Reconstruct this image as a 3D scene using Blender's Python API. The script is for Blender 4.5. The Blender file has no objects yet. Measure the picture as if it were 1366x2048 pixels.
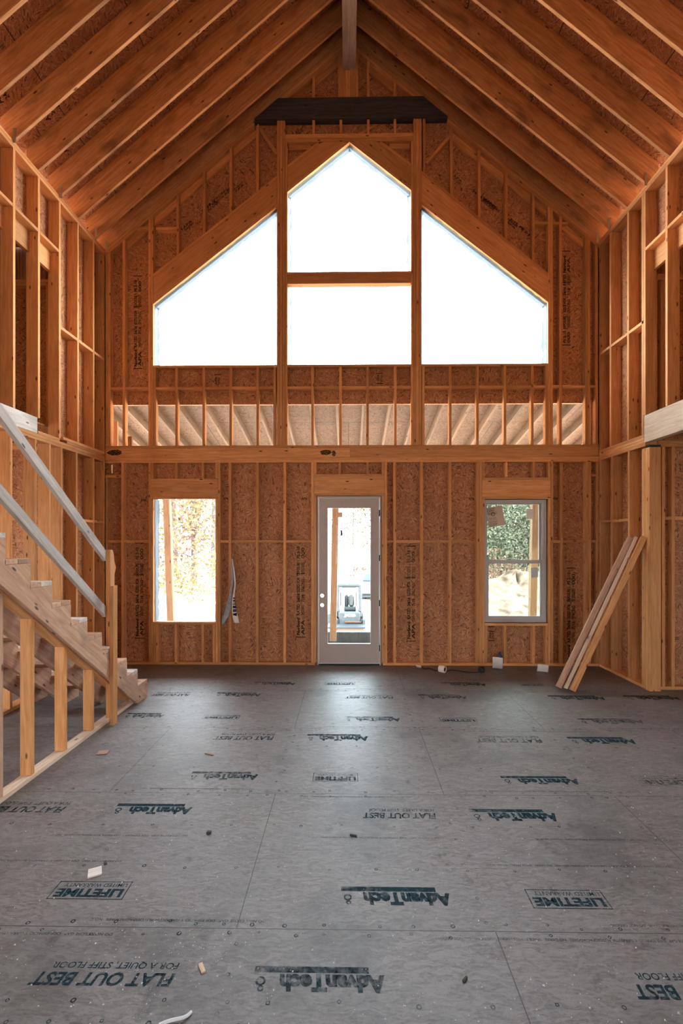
import bpy, bmesh, math, random
from mathutils import Vector, Matrix
from mathutils.geometry import tessellate_polygon
random.seed(7)
SC = bpy.context.scene
COL = SC.collection

# ---------------------------------------------------------------- camera
F = 955.0; TH = math.radians(0.84); H = 1.83; D = 7.06
cs, sn = math.cos(TH), math.sin(TH)
cam = bpy.data.objects.new('camera', bpy.data.cameras.new('camera')); COL.objects.link(cam)
cam.location = (0, 0, H); cam.rotation_euler = (math.pi/2, 0, TH)
cam.data.sensor_fit = 'VERTICAL'; cam.data.sensor_height = 36; cam.data.lens = 36*F/2048
cam.data.shift_y = 59/2048; cam.data.clip_end = 500; cam.data.clip_start = 0.05
SC.camera = cam

def at(px, py, X=None, Y=None, Z=None):
    """measured point of the place: sight line through a photo pixel met with a known plane"""
    a = (px-683)/F; b = -(py-1083)/F
    r = (a*cs-sn, a*sn+cs, b)
    t = X/r[0] if X is not None else Y/r[1] if Y is not None else (Z-H)/r[2]
    return Vector((r[0]*t, r[1]*t, H+r[2]*t))
def bX(px): return at(px, 1083, Y=D).x
def bP(px, py):
    p = at(px, py, Y=D); return (p.x, p.z)

XL, XR = -3.627, 3.675          # inner faces of the side walls
EL, ER = 6.172, 6.239           # plate tops
XC, ZC = 0.012, 9.266           # where the rafter undersides would meet
PL = (ZC-EL)/(XC-XL); PR = (ZC-ER)/(XR-XC)
def zl(x): return ZC-(XC-x)*PL if x < XC else ZC-(x-XC)*PR
T2, T4, T6 = .038, .089, .14

# ---------------------------------------------------------------- materials
def newmat(name):
    m = bpy.data.materials.new(name); m.use_nodes = True
    nt = m.node_tree; nt.nodes.clear()
    out = nt.nodes.new('ShaderNodeOutputMaterial'); b = nt.nodes.new('ShaderNodeBsdfPrincipled')
    nt.links.new(b.outputs[0], out.inputs[0])
    return m, nt, b
class N:
    def __init__(s, nt): s.nt = nt
    def n(s, t, **k):
        x = s.nt.nodes.new(t)
        for a, v in k.items(): setattr(x, a, v)
        return x
    def put(s, sock, v):
        if isinstance(v, bpy.types.NodeSocket): s.nt.links.new(v, sock)
        else: sock.default_value = v
    def math(s, op, a, b=0.0, c=0.0, clamp=False):
        x = s.n('ShaderNodeMath', operation=op, use_clamp=clamp)
        s.put(x.inputs[0], a); s.put(x.inputs[1], b); s.put(x.inputs[2], c); return x.outputs[0]
    def vmath(s, op, a, b=(0, 0, 0)):
        x = s.n('ShaderNodeVectorMath', operation=op); s.put(x.inputs[0], a); s.put(x.inputs[1], b); return x.outputs[0]
    def mapr(s, v, a, b, c=0.0, d=1.0):
        x = s.n('ShaderNodeMapRange'); s.put(x.inputs[0], v)
        for i, q in enumerate((a, b, c, d)): x.inputs[i+1].default_value = q
        return x.outputs[0]
    def mix(s, f, a, b, mode='MIX'):
        x = s.n('ShaderNodeMix', data_type='RGBA', blend_type=mode)
        s.put(x.inputs[0], f); s.put(x.inputs[6], a); s.put(x.inputs[7], b); return x.outputs[2]
    def noise(s, vec, scale, detail=2.0, rough=.5):
        x = s.n('ShaderNodeTexNoise'); s.put(x.inputs['Vector'], vec)
        x.inputs['Scale'].default_value = scale; x.inputs['Detail'].default_value = detail; x.inputs['Roughness'].default_value = rough
        return x
    def vor(s, vec, scale, feat='F1', dim='3D'):
        x = s.n('ShaderNodeTexVoronoi', feature=feat, voronoi_dimensions=dim); s.put(x.inputs['Vector'], vec)
        x.inputs['Scale'].default_value = scale; return x
def C4(c): return (c[0], c[1], c[2], 1)
def objvec(g, rnd=True):
    tc = g.n('ShaderNodeTexCoord').outputs['Object']
    oi = g.n('ShaderNodeObjectInfo').outputs['Random']
    if rnd:
        off = g.math('MULTIPLY', oi, 37.0)
        cb = g.n('ShaderNodeCombineXYZ'); [g.put(cb.inputs[i], off) for i in range(3)]
        tc2 = g.vmath('ADD', tc, cb.outputs[0]); return tc2, oi
    return tc, oi

def wood(name, a, b, dark, knots=.8, dirt=.25, rough=.75):
    m, nt, bs = newmat(name); g = N(nt)
    v, rnd = objvec(g)
    warp = g.noise(g.vmath('MULTIPLY', v, (1.2, 5, 5)), 1.0, 2)
    v2 = g.vmath('ADD', g.vmath('MULTIPLY', v, (1.0, 26, 26)), g.vmath('MULTIPLY', warp.outputs['Color'], (3, 3, 3)))
    gr = g.noise(v2, 1.6, 3, .6).outputs[0]
    fine = g.noise(g.vmath('MULTIPLY', v, (6, 160, 160)), 1.0, 1).outputs[0]
    grain = g.mapr(g.math('ADD', g.math('MULTIPLY', gr, .8), g.math('MULTIPLY', fine, .2)), .33, .66)
    base = g.mix(grain, C4(b), C4(a))
    tone = g.mapr(rnd, 0, 1, .78, 1.18)
    mul = g.n('ShaderNodeVectorMath', operation='SCALE'); g.put(mul.inputs[0], base); g.put(mul.inputs[3], tone); base = mul.outputs[0]
    blot = g.noise(g.vmath('MULTIPLY', v, (1.3, 3, 3)), 1.7, 3).outputs[0]
    base = g.mix(g.mapr(blot, .52, .72, 0, dirt), base, C4(dark))
    kv = g.vmath('MULTIPLY', v, (5.5, 15, 15)); kk = g.vor(kv, 1.0)
    sep = g.n('ShaderNodeSeparateColor'); g.put(sep.inputs[0], kk.outputs['Color'])
    keep = g.math('GREATER_THAN', sep.outputs[0], 1-knots*.42)
    kn = g.math('MULTIPLY', g.mapr(kk.outputs['Distance'], .10, .19, 1, 0), keep)
    base = g.mix(g.math('MULTIPLY', kn, .85), base, C4([c*.35 for c in dark]))
    g.put(bs.inputs['Base Color'], base); bs.inputs['Roughness'].default_value = rough
    bs.inputs['Specular IOR Level'].default_value = .25
    bp = g.n('ShaderNodeBump'); bp.inputs['Strength'].default_value = .15; bp.inputs['Distance'].default_value = .002
    g.put(bp.inputs['Height'], gr); nt.links.new(bp.outputs[0], bs.inputs['Normal'])
    return m

def osb(name, cols, dark, seams=None, amp=1.0):
    """strand board: strands of random direction from rotated, stretched cells; local XY is the board's plane"""
    m, nt, bs = newmat(name); g = N(nt)
    v, rnd = objvec(g, False)
    vals = []
    for k, (sc, asp) in enumerate(((9.0, 5.0), (15.0, 4.2))):
        vv = g.vmath('ADD', v, (3.1*k, 7.7*k, 0))
        cell = g.vor(g.vmath('ADD', vv, g.vmath('MULTIPLY', g.noise(vv, 7, 1).outputs['Color'], (.07, .07, 0))), sc, dim='2D')
        sp = g.n('ShaderNodeSeparateColor'); g.put(sp.inputs[0], cell.outputs['Color'])
        ang = g.math('MULTIPLY', sp.outputs[0], 3.14159)
        rot = g.n('ShaderNodeVectorRotate', rotation_type='Z_AXIS'); g.put(rot.inputs['Vector'], vv); g.put(rot.inputs['Angle'], ang)
        st = g.vor(g.vmath('MULTIPLY', rot.outputs[0], (1, asp, 1)), sc*2.4, dim='2D')
        s2 = g.n('ShaderNodeSeparateColor'); g.put(s2.inputs[0], st.outputs['Color'])
        fib = g.noise(g.vmath('MULTIPLY', rot.outputs[0], (8, 120, 1)), 1.0, 1).outputs[0]
        vals.append((s2.outputs[0], s2.outputs[1], fib, st.outputs['Distance']))
    big = g.mapr(vals[0][1], .45, .55)
    r = g.math('ADD', g.math('MULTIPLY', vals[0][0], big), g.math('MULTIPLY', vals[1][0], g.math('SUBTRACT', 1.0, big)))
    fib = g.math('ADD', g.math('MULTIPLY', vals[0][2], big), g.math('MULTIPLY', vals[1][2], g.math('SUBTRACT', 1.0, big)))
    ramp = g.n('ShaderNodeValToRGB'); cr = ramp.color_ramp
    pos = [0.0, .07, .2, .5, .8, 1.0]
    cc = [dark] + list(cols)
    while len(cr.elements) < len(cc): cr.elements.new(.5)
    for e, p, c in zip(cr.elements, pos, cc): e.position = p; e.color = C4(c)
    g.put(ramp.inputs[0], r)
    base = g.mix(g.mapr(fib, .3, .7, 0, .35), ramp.outputs[0], C4(cols[0]))
    # a few large dark strands
    vd = g.vmath('ADD', v, (11.3, 4.1, 0)); cd = g.vor(vd, 5.0, dim='2D'); sd = g.n('ShaderNodeSeparateColor'); g.put(sd.inputs[0], cd.outputs['Color'])
    rd_ = g.n('ShaderNodeVectorRotate', rotation_type='Z_AXIS'); g.put(rd_.inputs['Vector'], vd); g.put(rd_.inputs['Angle'], g.math('MULTIPLY', sd.outputs[1], 3.14159))
    s_d = g.vor(g.vmath('MULTIPLY', rd_.outputs[0], (1, 4.5, 1)), 11.0, dim='2D'); s3 = g.n('ShaderNodeSeparateColor'); g.put(s3.inputs[0], s_d.outputs['Color'])
    dk_ = g.math('MULTIPLY', g.mapr(s3.outputs[0], .075, .06, 0, .75), g.mapr(s_d.outputs['Distance'], .36, .30, 0, 1))
    base = g.mix(dk_, base, C4(dark))
    lt_ = g.math('MULTIPLY', g.mapr(s3.outputs[2], .90, .92, 0, .5), g.mapr(s_d.outputs['Distance'], .36, .30, 0, 1))
    base = g.mix(lt_, base, C4(cols[4]))
    large = g.noise(v, 1.3, 3).outputs[0]
    base = g.mix(g.mapr(large, .45, .75, 0, .35), base, C4([c*.55 for c in cols[1]]))
    if seams:
        bw, bh, off = seams
        br = g.n('ShaderNodeTexBrick', offset=.5); g.put(br.inputs['Vector'], g.vmath('ADD', v, (off[0], off[1], 0)))
        br.inputs['Scale'].default_value = 1; br.inputs['Mortar Size'].default_value = .005; br.inputs['Brick Width'].default_value = bw
        br.inputs['Row Height'].default_value = bh; br.inputs['Mortar Smooth'].default_value = .1
        base = g.mix(g.math('MULTIPLY', br.outputs['Fac'], .9), base, (.012, .02, .018, 1))
    g.put(bs.inputs['Base Color'], base); bs.inputs['Roughness'].default_value = .7
    bs.inputs['Specular IOR Level'].default_value = .3
    bp = g.n('ShaderNodeBump'); bp.inputs['Strength'].default_value = .25; bp.inputs['Distance'].default_value = .002
    g.put(bp.inputs['Height'], g.math('ADD', r, fib)); nt.links.new(bp.outputs[0], bs.inputs['Normal'])
    return m

def plain(name, c, rough=.6, metal=0.0, var=.12, scale=6.0, spec=.4):
    m, nt, bs = newmat(name); g = N(nt)
    v, rnd = objvec(g)
    n = g.noise(v, scale, 3).outputs[0]
    g.put(bs.inputs['Base Color'], g.mix(g.mapr(n, .3, .7), C4([x*(1-var) for x in c]), C4([min(1, x*(1+var)) for x in c])))
    bs.inputs['Roughness'].default_value = rough; bs.inputs['Metallic'].default_value = metal
    bs.inputs['Specular IOR Level'].default_value = spec
    return m

def floor_mat():
    m, nt, bs = newmat('subfloor_panel'); g = N(nt)
    v, _ = objvec(g, False)
    st = g.noise(g.vmath('MULTIPLY', v, (30, 90, 1)), 1.0, 4, .7).outputs[0]
    mot = g.noise(v, 2.3, 4, .6).outputs[0]
    chips = g.vor(g.vmath('MULTIPLY', g.vmath('ADD', v, g.vmath('MULTIPLY', g.noise(v, 9, 1).outputs['Color'], (.1, .1, 0))), (1, 4.2, 1)), 17, dim='2D')
    sp = g.n('ShaderNodeSeparateColor'); g.put(sp.inputs[0], chips.outputs['Color'])
    base = g.mix(g.mapr(st, .35, .65), (.082, .066, .060, 1), (.200, .168, .152, 1))
    base = g.mix(g.mapr(sp.outputs[0], .3, 1, 0, .6), base, (.24, .215, .205, 1))
    base = g.mix(g.mapr(mot, .35, .7, 0, .5), base, (.175, .162, .160, 1))
    blot = g.noise(g.vmath('ADD', v, (5, 3, 0)), 1.1, 5, .65).outputs[0]
    base = g.mix(g.mapr(blot, .52, .70, 0, .75), base, (.06, .053, .05, 1))
    sm = g.noise(g.vmath('ADD', v, (1, 9, 0)), 7, 4, .7).outputs[0]
    base = g.mix(g.mapr(sm, .60, .74, 0, .7), base, (.035, .033, .035, 1))
    spk = g.vor(v, 38, dim='2D')
    base = g.mix(g.mapr(spk.outputs['Distance'], .05, .11, .55, 0), base, (.05, .05, .055, 1))
    br = g.n('ShaderNodeTexBrick', offset=.5, offset_frequency=2); g.put(br.inputs['Vector'], v)
    br.inputs['Scale'].default_value = 1; br.inputs['Mortar Size'].default_value = .003; br.inputs['Mortar Smooth'].default_value = .2
    br.inputs['Brick Width'].default_value = 2.44; br.inputs['Row Height'].default_value = 1.2115
    base = g.mix(g.math('MULTIPLY', br.outputs['Fac'], .85), base, (.03, .025, .022, 1))
    g.put(bs.inputs['Base Color'], base); bs.inputs['Roughness'].default_value = .5
    bs.inputs['Specular IOR Level'].default_value = .42
    bp = g.n('ShaderNodeBump'); bp.inputs['Strength'].default_value = .2; bp.inputs['Distance'].default_value = .002
    g.put(bp.inputs['Height'], st); nt.links.new(bp.outputs[0], bs.inputs['Normal'])
    return m

def ink(name, c, wear_scale, lo, hi):
    m, nt, bs = newmat(name); g = N(nt)
    v, _ = objvec(g, False)
    n = g.math('ADD', g.math('MULTIPLY', g.noise(v, wear_scale, 3, .7).outputs[0], .5), g.math('MULTIPLY', g.noise(v, 1.1, 2).outputs[0], .5))
    bs.inputs['Base Color'].default_value = C4(c); bs.inputs['Roughness'].default_value = .8; bs.inputs['Specular IOR Level'].default_value = .1
    tr = g.n('ShaderNodeBsdfTransparent'); mx = g.n('ShaderNodeMixShader')
    g.put(mx.inputs[0], g.mapr(n, lo, hi, 0, .85)); nt.links.new(tr.outputs[0], mx.inputs[1]); nt.links.new(bs.outputs[0], mx.inputs[2])
    nt.links.new(mx.outputs[0], [x for x in nt.nodes if x.type == 'OUTPUT_MATERIAL'][0].inputs[0])
    return m

def glass(name, tint):
    m, nt, bs = newmat(name); g = N(nt); nt.nodes.remove(bs)
    tr = g.n('ShaderNodeBsdfTransparent'); tr.inputs[0].default_value = C4(tint)
    gl = g.n('ShaderNodeBsdfGlossy'); gl.inputs['Roughness'].default_value = .02
    lw = g.n('ShaderNodeLayerWeight'); lw.inputs[0].default_value = .15
    mx = g.n('ShaderNodeMixShader'); g.put(mx.inputs[0], g.math('MULTIPLY', lw.outputs['Fresnel'], .6))
    nt.links.new(tr.outputs[0], mx.inputs[1]); nt.links.new(gl.outputs[0], mx.inputs[2])
    nt.links.new(mx.outputs[0], [x for x in nt.nodes if x.type == 'OUTPUT_MATERIAL'][0].inputs[0])
    return m

def film(name, c, a):
    m, nt, bs = newmat(name); g = N(nt)
    bs.inputs['Base Color'].default_value = C4(c); bs.inputs['Roughness'].default_value = .3
    tr = g.n('ShaderNodeBsdfTranslucent'); tr.inputs[0].default_value = C4(c)
    mx = g.n('ShaderNodeMixShader'); mx.inputs[0].default_value = a
    nt.links.new(bs.outputs[0], mx.inputs[1]); nt.links.new(tr.outputs[0], mx.inputs[2])
    nt.links.new(mx.outputs[0], [x for x in nt.nodes if x.type == 'OUTPUT_MATERIAL'][0].inputs[0])
    return m

M = {}
M['wood'] = wood('pine_framing', (.70, .35, .14), (.54, .215, .07), (.18, .07, .03))
M['rafter'] = wood('pine_rafter', (.62, .315, .14), (.42, .175, .062), (.085, .04, .025), knots=.6, dirt=.6)
M['pale'] = wood('pale_board', (.72, .56, .42), (.56, .39, .26), (.25, .17, .12), dirt=.35)
M['grey'] = wood('weathered_skylit_board', (.68, .62, .56), (.50, .43, .37), (.22, .19, .17), dirt=.5)  # weathered tone; on the fresh pine rails it paints in bluish skylight
M['stair'] = wood('stair_lumber', (.62, .38, .25), (.44, .24, .145), (.12, .085, .07), dirt=.5)
M['dark'] = wood('dark_timber', (.085, .078, .082), (.040, .038, .042), (.02, .02, .024), knots=.2)
M['ridge'] = wood('laminated_timber', (.40, .29, .24), (.26, .18, .15), (.12, .09, .08), knots=0.1)
OC = ((.30, .105, .045), (.42, .165, .066), (.48, .20, .082), (.54, .245, .105), (.68, .39, .20))
M['osb'] = osb('wall_strand_board', OC, (.07, .03, .018))
M['osb_roof'] = osb('roof_strand_board', tuple((r*.95, g*1.0, b*1.1) for r, g, b in OC), (.07, .035, .025), seams=(2.44, 1.22, (0, 0)))
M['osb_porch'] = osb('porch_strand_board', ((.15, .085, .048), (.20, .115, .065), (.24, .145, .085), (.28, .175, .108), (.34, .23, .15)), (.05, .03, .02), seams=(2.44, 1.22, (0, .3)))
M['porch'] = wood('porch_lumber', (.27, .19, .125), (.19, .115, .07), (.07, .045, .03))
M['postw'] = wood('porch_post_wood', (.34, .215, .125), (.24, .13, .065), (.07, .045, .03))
M['floor'] = floor_mat()
M['ink_wall'] = ink('black_stamp', (.012, .011, .012), 70, .36, .44)
M['ink_floor'] = ink('blue_green_stamp', (.004, .034, .050), 26, .34, .54)
M['door'] = plain('primed_door', (.46, .375, .32), .5, var=.03)
M['vinyl'] = plain('vinyl_frame', (.44, .385, .35), .4, var=.03)
M['black'] = plain('black_metal', (.02, .02, .022), .4, .5)
M['steel'] = plain('galvanised_steel', (.42, .46, .44), .4, .9)
M['glass'] = glass('clear_glass', (.93, .97, .97))
M['glass_w'] = glass('coated_glass', (.62, .66, .63))
M['film'] = film('house_wrap', (.12, .15, .17), .5)
M['paper'] = plain('paper', (.75, .66, .58), .8, var=.05)
M['cardpaper'] = plain('label_paper', (.60, .45, .35), .8, var=.05)
M['tape'] = plain('flashing_tape', (.25, .25, .26), .35, .2, var=.2, scale=20)
M['blue'] = plain('blue_print', (.015, .03, .10), .6)
M['ground'] = plain('sandy_ground', (.62, .50, .40), .95, var=.18, scale=.6)
M['mound'] = plain('dug_earth', (.20, .135, .10), .95, var=.7, scale=2.6)
M['gravel'] = plain('grey_gravel', (.065, .078, .085), .95, var=.3, scale=10)
M['block'] = plain('concrete_block', (.085, .098, .10), .9, var=.2, scale=5)
M['bark'] = plain('pine_bark', (.07, .055, .05), .95, var=.3)
M['leafg'] = plain('green_leaves', (.125, .130, .090), .8, var=.75, scale=1.6)
M['leafy'] = plain('yellow_leaves', (.10, .08, .03), .8, var=.4, scale=.9)
M['leafr'] = plain('russet_leaves', (.12, .065, .045), .8, var=.4, scale=.9)
M['scrub'] = plain('dry_grass', (.16, .12, .075), .9, var=.4, scale=2)
M['mach'] = plain('grey_machine_paint', (.040, .047, .052), .5, var=.2)
M['machdark'] = plain('machine_black', (.016, .020, .023), .6)
M['white'] = plain('white_paint', (.75, .77, .78), .35, var=.03)
M['truck'] = plain('pickup_paint', (.075, .083, .09), .35, var=.03)
M['cabglass'] = plain('vehicle_glass', (.05, .08, .09), .1, spec=.8)
M['rust'] = plain('rust_orange', (.10, .035, .015), .6)
M['dust'] = plain('pale_crumbs', (.62, .62, .60), .8)
M['chip'] = plain('dark_chip', (.05, .045, .04), .8)
M['ply'] = plain('brown_wood_chip', (.35, .20, .13), .8)
M['seat'] = plain('seat_vinyl', (.055, .058, .06), .5)
M['blueplastic'] = plain('blue_plastic', (.02, .04, .12), .3)

# ---------------------------------------------------------------- object helpers
WM = {}
def link(name, me, world, parent=None, mat=None):
    ob = bpy.data.objects.new(name, me); COL.objects.link(ob)
    if mat is not None: me.materials.append(M[mat])
    ob.matrix_basis = world; WM[ob] = world
    if parent is not None:
        ob.parent = parent; ob.matrix_parent_inverse = WM[parent].inverted()
    return ob
def tag(ob, label=None, cat=None, group=None, kind=None):
    if label: ob['label'] = label
    if cat: ob['category'] = cat
    if group: ob['group'] = group
    if kind: ob['kind'] = kind
    return ob
def empty(name, loc=(0, 0, 0), **k):
    ob = bpy.data.objects.new(name, None); COL.objects.link(ob)
    w = Matrix.Translation(loc); ob.matrix_basis = w; WM[ob] = w; ob.empty_display_size = .1
    return tag(ob, **k)
AX = {'X': Vector((1, 0, 0)), 'Y': Vector((0, 1, 0)), 'Z': Vector((0, 0, 1))}
def frame(L, up=None):
    L = (AX[L] if isinstance(L, str) else Vector(L)).normalized()
    up = Vector(up) if up is not None else (AX['Z'] if abs(L.z) < .9 else AX['Y'])
    Wd = up.cross(L).normalized(); U = L.cross(Wd).normalized()
    return Matrix((L, Wd, U)).transposed()
def solid(name, verts, faces, mat, parent=None, L='Z', bevel=.0018, smooth=False):
    vs = [Vector(v) for v in verts]
    c = sum(vs, Vector())/len(vs); R = frame(L)
    bm = bmesh.new(); Ri = R.transposed()
    bv = [bm.verts.new(Ri @ (v-c)) for v in vs]
    for f in faces:
        try: bm.faces.new([bv[i] for i in f])
        except ValueError: pass
    bmesh.ops.recalc_face_normals(bm, faces=bm.faces)
    if bevel: bmesh.ops.bevel(bm, geom=list(bm.edges), offset=bevel, segments=1, affect='EDGES', clamp_overlap=True)
    me = bpy.data.meshes.new(name); bm.to_mesh(me); bm.free()
    if smooth:
        for p in me.polygons: p.use_smooth = True
    return link(name, me, Matrix.Translation(c) @ R.to_4x4(), parent, mat)
BF = [(0, 1, 2, 3), (4, 7, 6, 5), (0, 4, 5, 1), (1, 5, 6, 2), (2, 6, 7, 3), (3, 7, 4, 0)]
def box(name, x0, x1, y0, y1, z0, z1, mat='wood', parent=None, L=None, bevel=.0018):
    if L is None:
        d = {'X': abs(x1-x0), 'Y': abs(y1-y0), 'Z': abs(z1-z0)}; L = max(d, key=d.get)
    v = [(x0, y0, z0), (x1, y0, z0), (x1, y1, z0), (x0, y1, z0), (x0, y0, z1), (x1, y0, z1), (x1, y1, z1), (x0, y1, z1)]
    return solid(name, v, BF, mat, parent, L, bevel)
def prism(name, poly, vec, mat, parent=None, L='X', bevel=.0018, holes=()):
    """poly: coplanar 3D loop, swept along vec"""
    loops = [[Vector(p) for p in poly]]+[[Vector(p) for p in h] for h in holes]
    vec = Vector(vec); pts = [p for l in loops for p in l]; n = len(pts)
    verts = pts+[p+vec for p in pts]; faces = []
    if len(loops) == 1:
        faces += [tuple(range(n)), tuple(range(2*n-1, n-1, -1))]
    else:
        for t in tessellate_polygon(loops): faces += [tuple(t), tuple(i+n for i in t)]
    k = 0
    for l in loops:
        m = len(l)
        for i in range(m): a, b = k+i, k+(i+1) % m; faces.append((a, b, b+n, a+n))
        k += m
    return solid(name, verts, faces, mat, parent, L, bevel)
def xz(name, pts, y0, y1, mat='wood', parent=None, L='X', bevel=.0018, holes=()):
    return prism(name, [(x, y0, z) for x, z in pts], (0, y1-y0, 0), mat, parent, L, bevel, [[(x, y0, z) for x, z in h] for h in holes])
def slab(name, outer, holes, O, U, V, t, mat, parent=None):
    """board in the plane spanned by U, V at O; local XY is the plane, origin kept at O"""
    U = Vector(U).normalized(); V = Vector(V).normalized(); W = U.cross(V); O = Vector(O)
    loops = [[Vector((a, b, 0)) for a, b in l] for l in [outer]+list(holes)]
    pts = [p for l in loops for p in l]; n = len(pts)
    bm = bmesh.new(); bv = [bm.verts.new(p) for p in pts]+[bm.verts.new(p+Vector((0, 0, t))) for p in pts]
    for tr in tessellate_polygon(loops):
        try: bm.faces.new([bv[i] for i in tr]); bm.faces.new([bv[i+n] for i in tr])
        except ValueError: pass
    k = 0
    for l in loops:
        m = len(l)
        for i in range(m):
            a, b = k+i, k+(i+1) % m
            bm.faces.new((bv[a], bv[b], bv[b+n], bv[a+n]))
        k += m
    bmesh.ops.recalc_face_normals(bm, faces=bm.faces)
    me = bpy.data.meshes.new(name); bm.to_mesh(me); bm.free()
    return link(name, me, Matrix.Translation(O) @ Matrix((U, V, W)).transposed().to_4x4(), parent, mat)
def bar(name, a, b, w, t, wdir, mat='wood', parent=None, bevel=.0018):
    """stick from a to b, w wide along wdir, t thick across"""
    a, b = Vector(a), Vector(b); L = (b-a).normalized(); wd = Vector(wdir); wd = (wd-L*wd.dot(L)).normalized(); td = L.cross(wd)
    v = [p+wd*(w/2*i)+td*(t/2*j) for p in (a, b) for i, j in ((-1, -1), (1, -1), (1, 1), (-1, 1))]
    return solid(name, v, BF, mat, parent, L, bevel)
def soup(name, quads, mat, parent=None, world=None, smooth=False):
    """one mesh from a list of (verts, faces)"""
    vs, fs = [], []
    for v, f in quads:
        k = len(vs); vs += [tuple(p) for p in v]; fs += [tuple(i+k for i in q) for q in f]
    me = bpy.data.meshes.new(name); me.from_pydata(vs, [], fs); me.update()
    if smooth:
        for p in me.polygons: p.use_smooth = True
    return link(name, me, world or Matrix(), parent, mat)
def grid_mesh(name, nx, ny, fn, mat, parent=None, thick=0.0, smooth=True):
    bm = bmesh.new(); vv = [[bm.verts.new(fn(i/(nx-1), j/(ny-1))) for j in range(ny)] for i in range(nx)]
    for i in range(nx-1):
        for j in range(ny-1): bm.faces.new((vv[i][j], vv[i+1][j], vv[i+1][j+1], vv[i][j+1]))
    bmesh.ops.recalc_face_normals(bm, faces=bm.faces)
    if thick: bmesh.ops.solidify(bm, geom=list(bm.faces), thickness=thick)
    me = bpy.data.meshes.new(name); bm.to_mesh(me); bm.free()
    if smooth:
        for p in me.polygons: p.use_smooth = True
    return link(name, me, Matrix(), parent, mat)
def lathe(name, prof, mat, world, parent=None, n=20, smooth=True):
    vs, fs = [], []
    for r, z in prof:
        for k in range(n): a = 2*math.pi*k/n; vs.append((r*math.cos(a), r*math.sin(a), z))
    for i in range(len(prof)-1):
        for k in range(n): fs.append((i*n+k, i*n+(k+1) % n, (i+1)*n+(k+1) % n, (i+1)*n+k))
    me = bpy.data.meshes.new(name); me.from_pydata(vs, [], fs); me.update()
    if smooth:
        for p in me.polygons: p.use_smooth = True
    return link(name, me, world, parent, mat)

def tomesh(name, cu, mat):
    t = bpy.data.objects.new('tmp', cu); COL.objects.link(t)
    me = bpy.data.meshes.new_from_object(t.evaluated_get(bpy.context.evaluated_depsgraph_get()))
    bpy.data.objects.remove(t); me.name = name; me.materials.clear(); return link(name, me, Matrix(), None, mat)
# ---- lettering (outlines of the built-in font, as flat meshes)
_tc = {}
def text2d(s, size=1.0, shear=0.0, off=0.0, space=1.0):
    k = (s, size, shear, off, space)
    if k in _tc: return _tc[k]
    cu = bpy.data.curves.new('lettering', 'FONT'); cu.body = s; cu.size = size; cu.shear = shear; cu.offset = off
    cu.space_character = space; cu.resolution_u = 3; cu.fill_mode = 'FRONT'
    ob = bpy.data.objects.new('lettering', cu); COL.objects.link(ob)
    dg = bpy.context.evaluated_depsgraph_get(); me = bpy.data.meshes.new_from_object(ob.evaluated_get(dg))
    v = [(p.co.x, p.co.y) for p in me.vertices]; f = [tuple(p.vertices) for p in me.polygons]
    bpy.data.objects.remove(ob); bpy.data.curves.remove(cu); bpy.data.meshes.remove(me)
    xs = [p[0] for p in v] or [0]; ys = [p[1] for p in v] or [0]
    _tc[k] = (v, f, min(xs), max(xs), min(ys), max(ys)); return _tc[k]
def fit(s, x, y, w, h, ang=0.0, shear=0.0, off=0.0):
    """text scaled to w x h with its lower-left corner at x,y, turned by ang; z=0 plane"""
    v, f, a, b, c, d = text2d(s, 1.0, shear, off)
    if h is None: h = w*(d-c)/(b-a)
    ca, sa = math.cos(ang), math.sin(ang); out = []
    for p in v:
        u = (p[0]-a)/(b-a)*w; t = (p[1]-c)/(d-c)*h
        out.append((x+u*ca-t*sa, y+u*sa+t*ca, 0))
    return out, f
def rect2(x, y, w, h, ang=0.0):
    ca, sa = math.cos(ang), math.sin(ang)
    return [(x+u*ca-t*sa, y+u*sa+t*ca, 0) for u, t in ((0, 0), (w, 0), (w, h), (0, h))], [(0, 1, 2, 3)]
def ring2(x, y, r, w, n=12, rot=0.0):
    vs = [(x+q*math.cos(rot+2*math.pi*k/n), y+q*math.sin(rot+2*math.pi*k/n), 0) for k in range(n) for q in (r, r-w)]
    return vs, [(2*k, (2*k+2) % (2*n), (2*k+3) % (2*n), 2*k+1) for k in range(n)]


# ================================================================ SETTING
Y0, Y1 = D, D+T4                       # gable wall framing
YS = Y1+.011                           # outer face of its sheathing
floor = slab('floor', [(-7.2, -4.6), (7.2, -4.6), (7.2, 7.2), (-7.2, 7.2)], [], (0, 0, -.02), (1, 0, 0), (0, 1, 0), .02, 'floor')
# panel rows are laid so that a joint falls at y = 2.25, 3.46, 4.67 ...
tag(floor, kind='structure')
for n_ in M['floor'].node_tree.nodes:
    if n_.type == 'TEX_BRICK':
        nt = M['floor'].node_tree; tc = [x for x in nt.nodes if x.type == 'TEX_COORD'][0]
        a = nt.nodes.new('ShaderNodeVectorMath'); a.operation = 'ADD'; a.inputs[1].default_value = (-.69+2.44*4, -2.2505+1.2115*8, 0)
        nt.links.new(tc.outputs['Object'], a.inputs[0]); nt.links.new(a.outputs[0], n_.inputs['Vector'])

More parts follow.
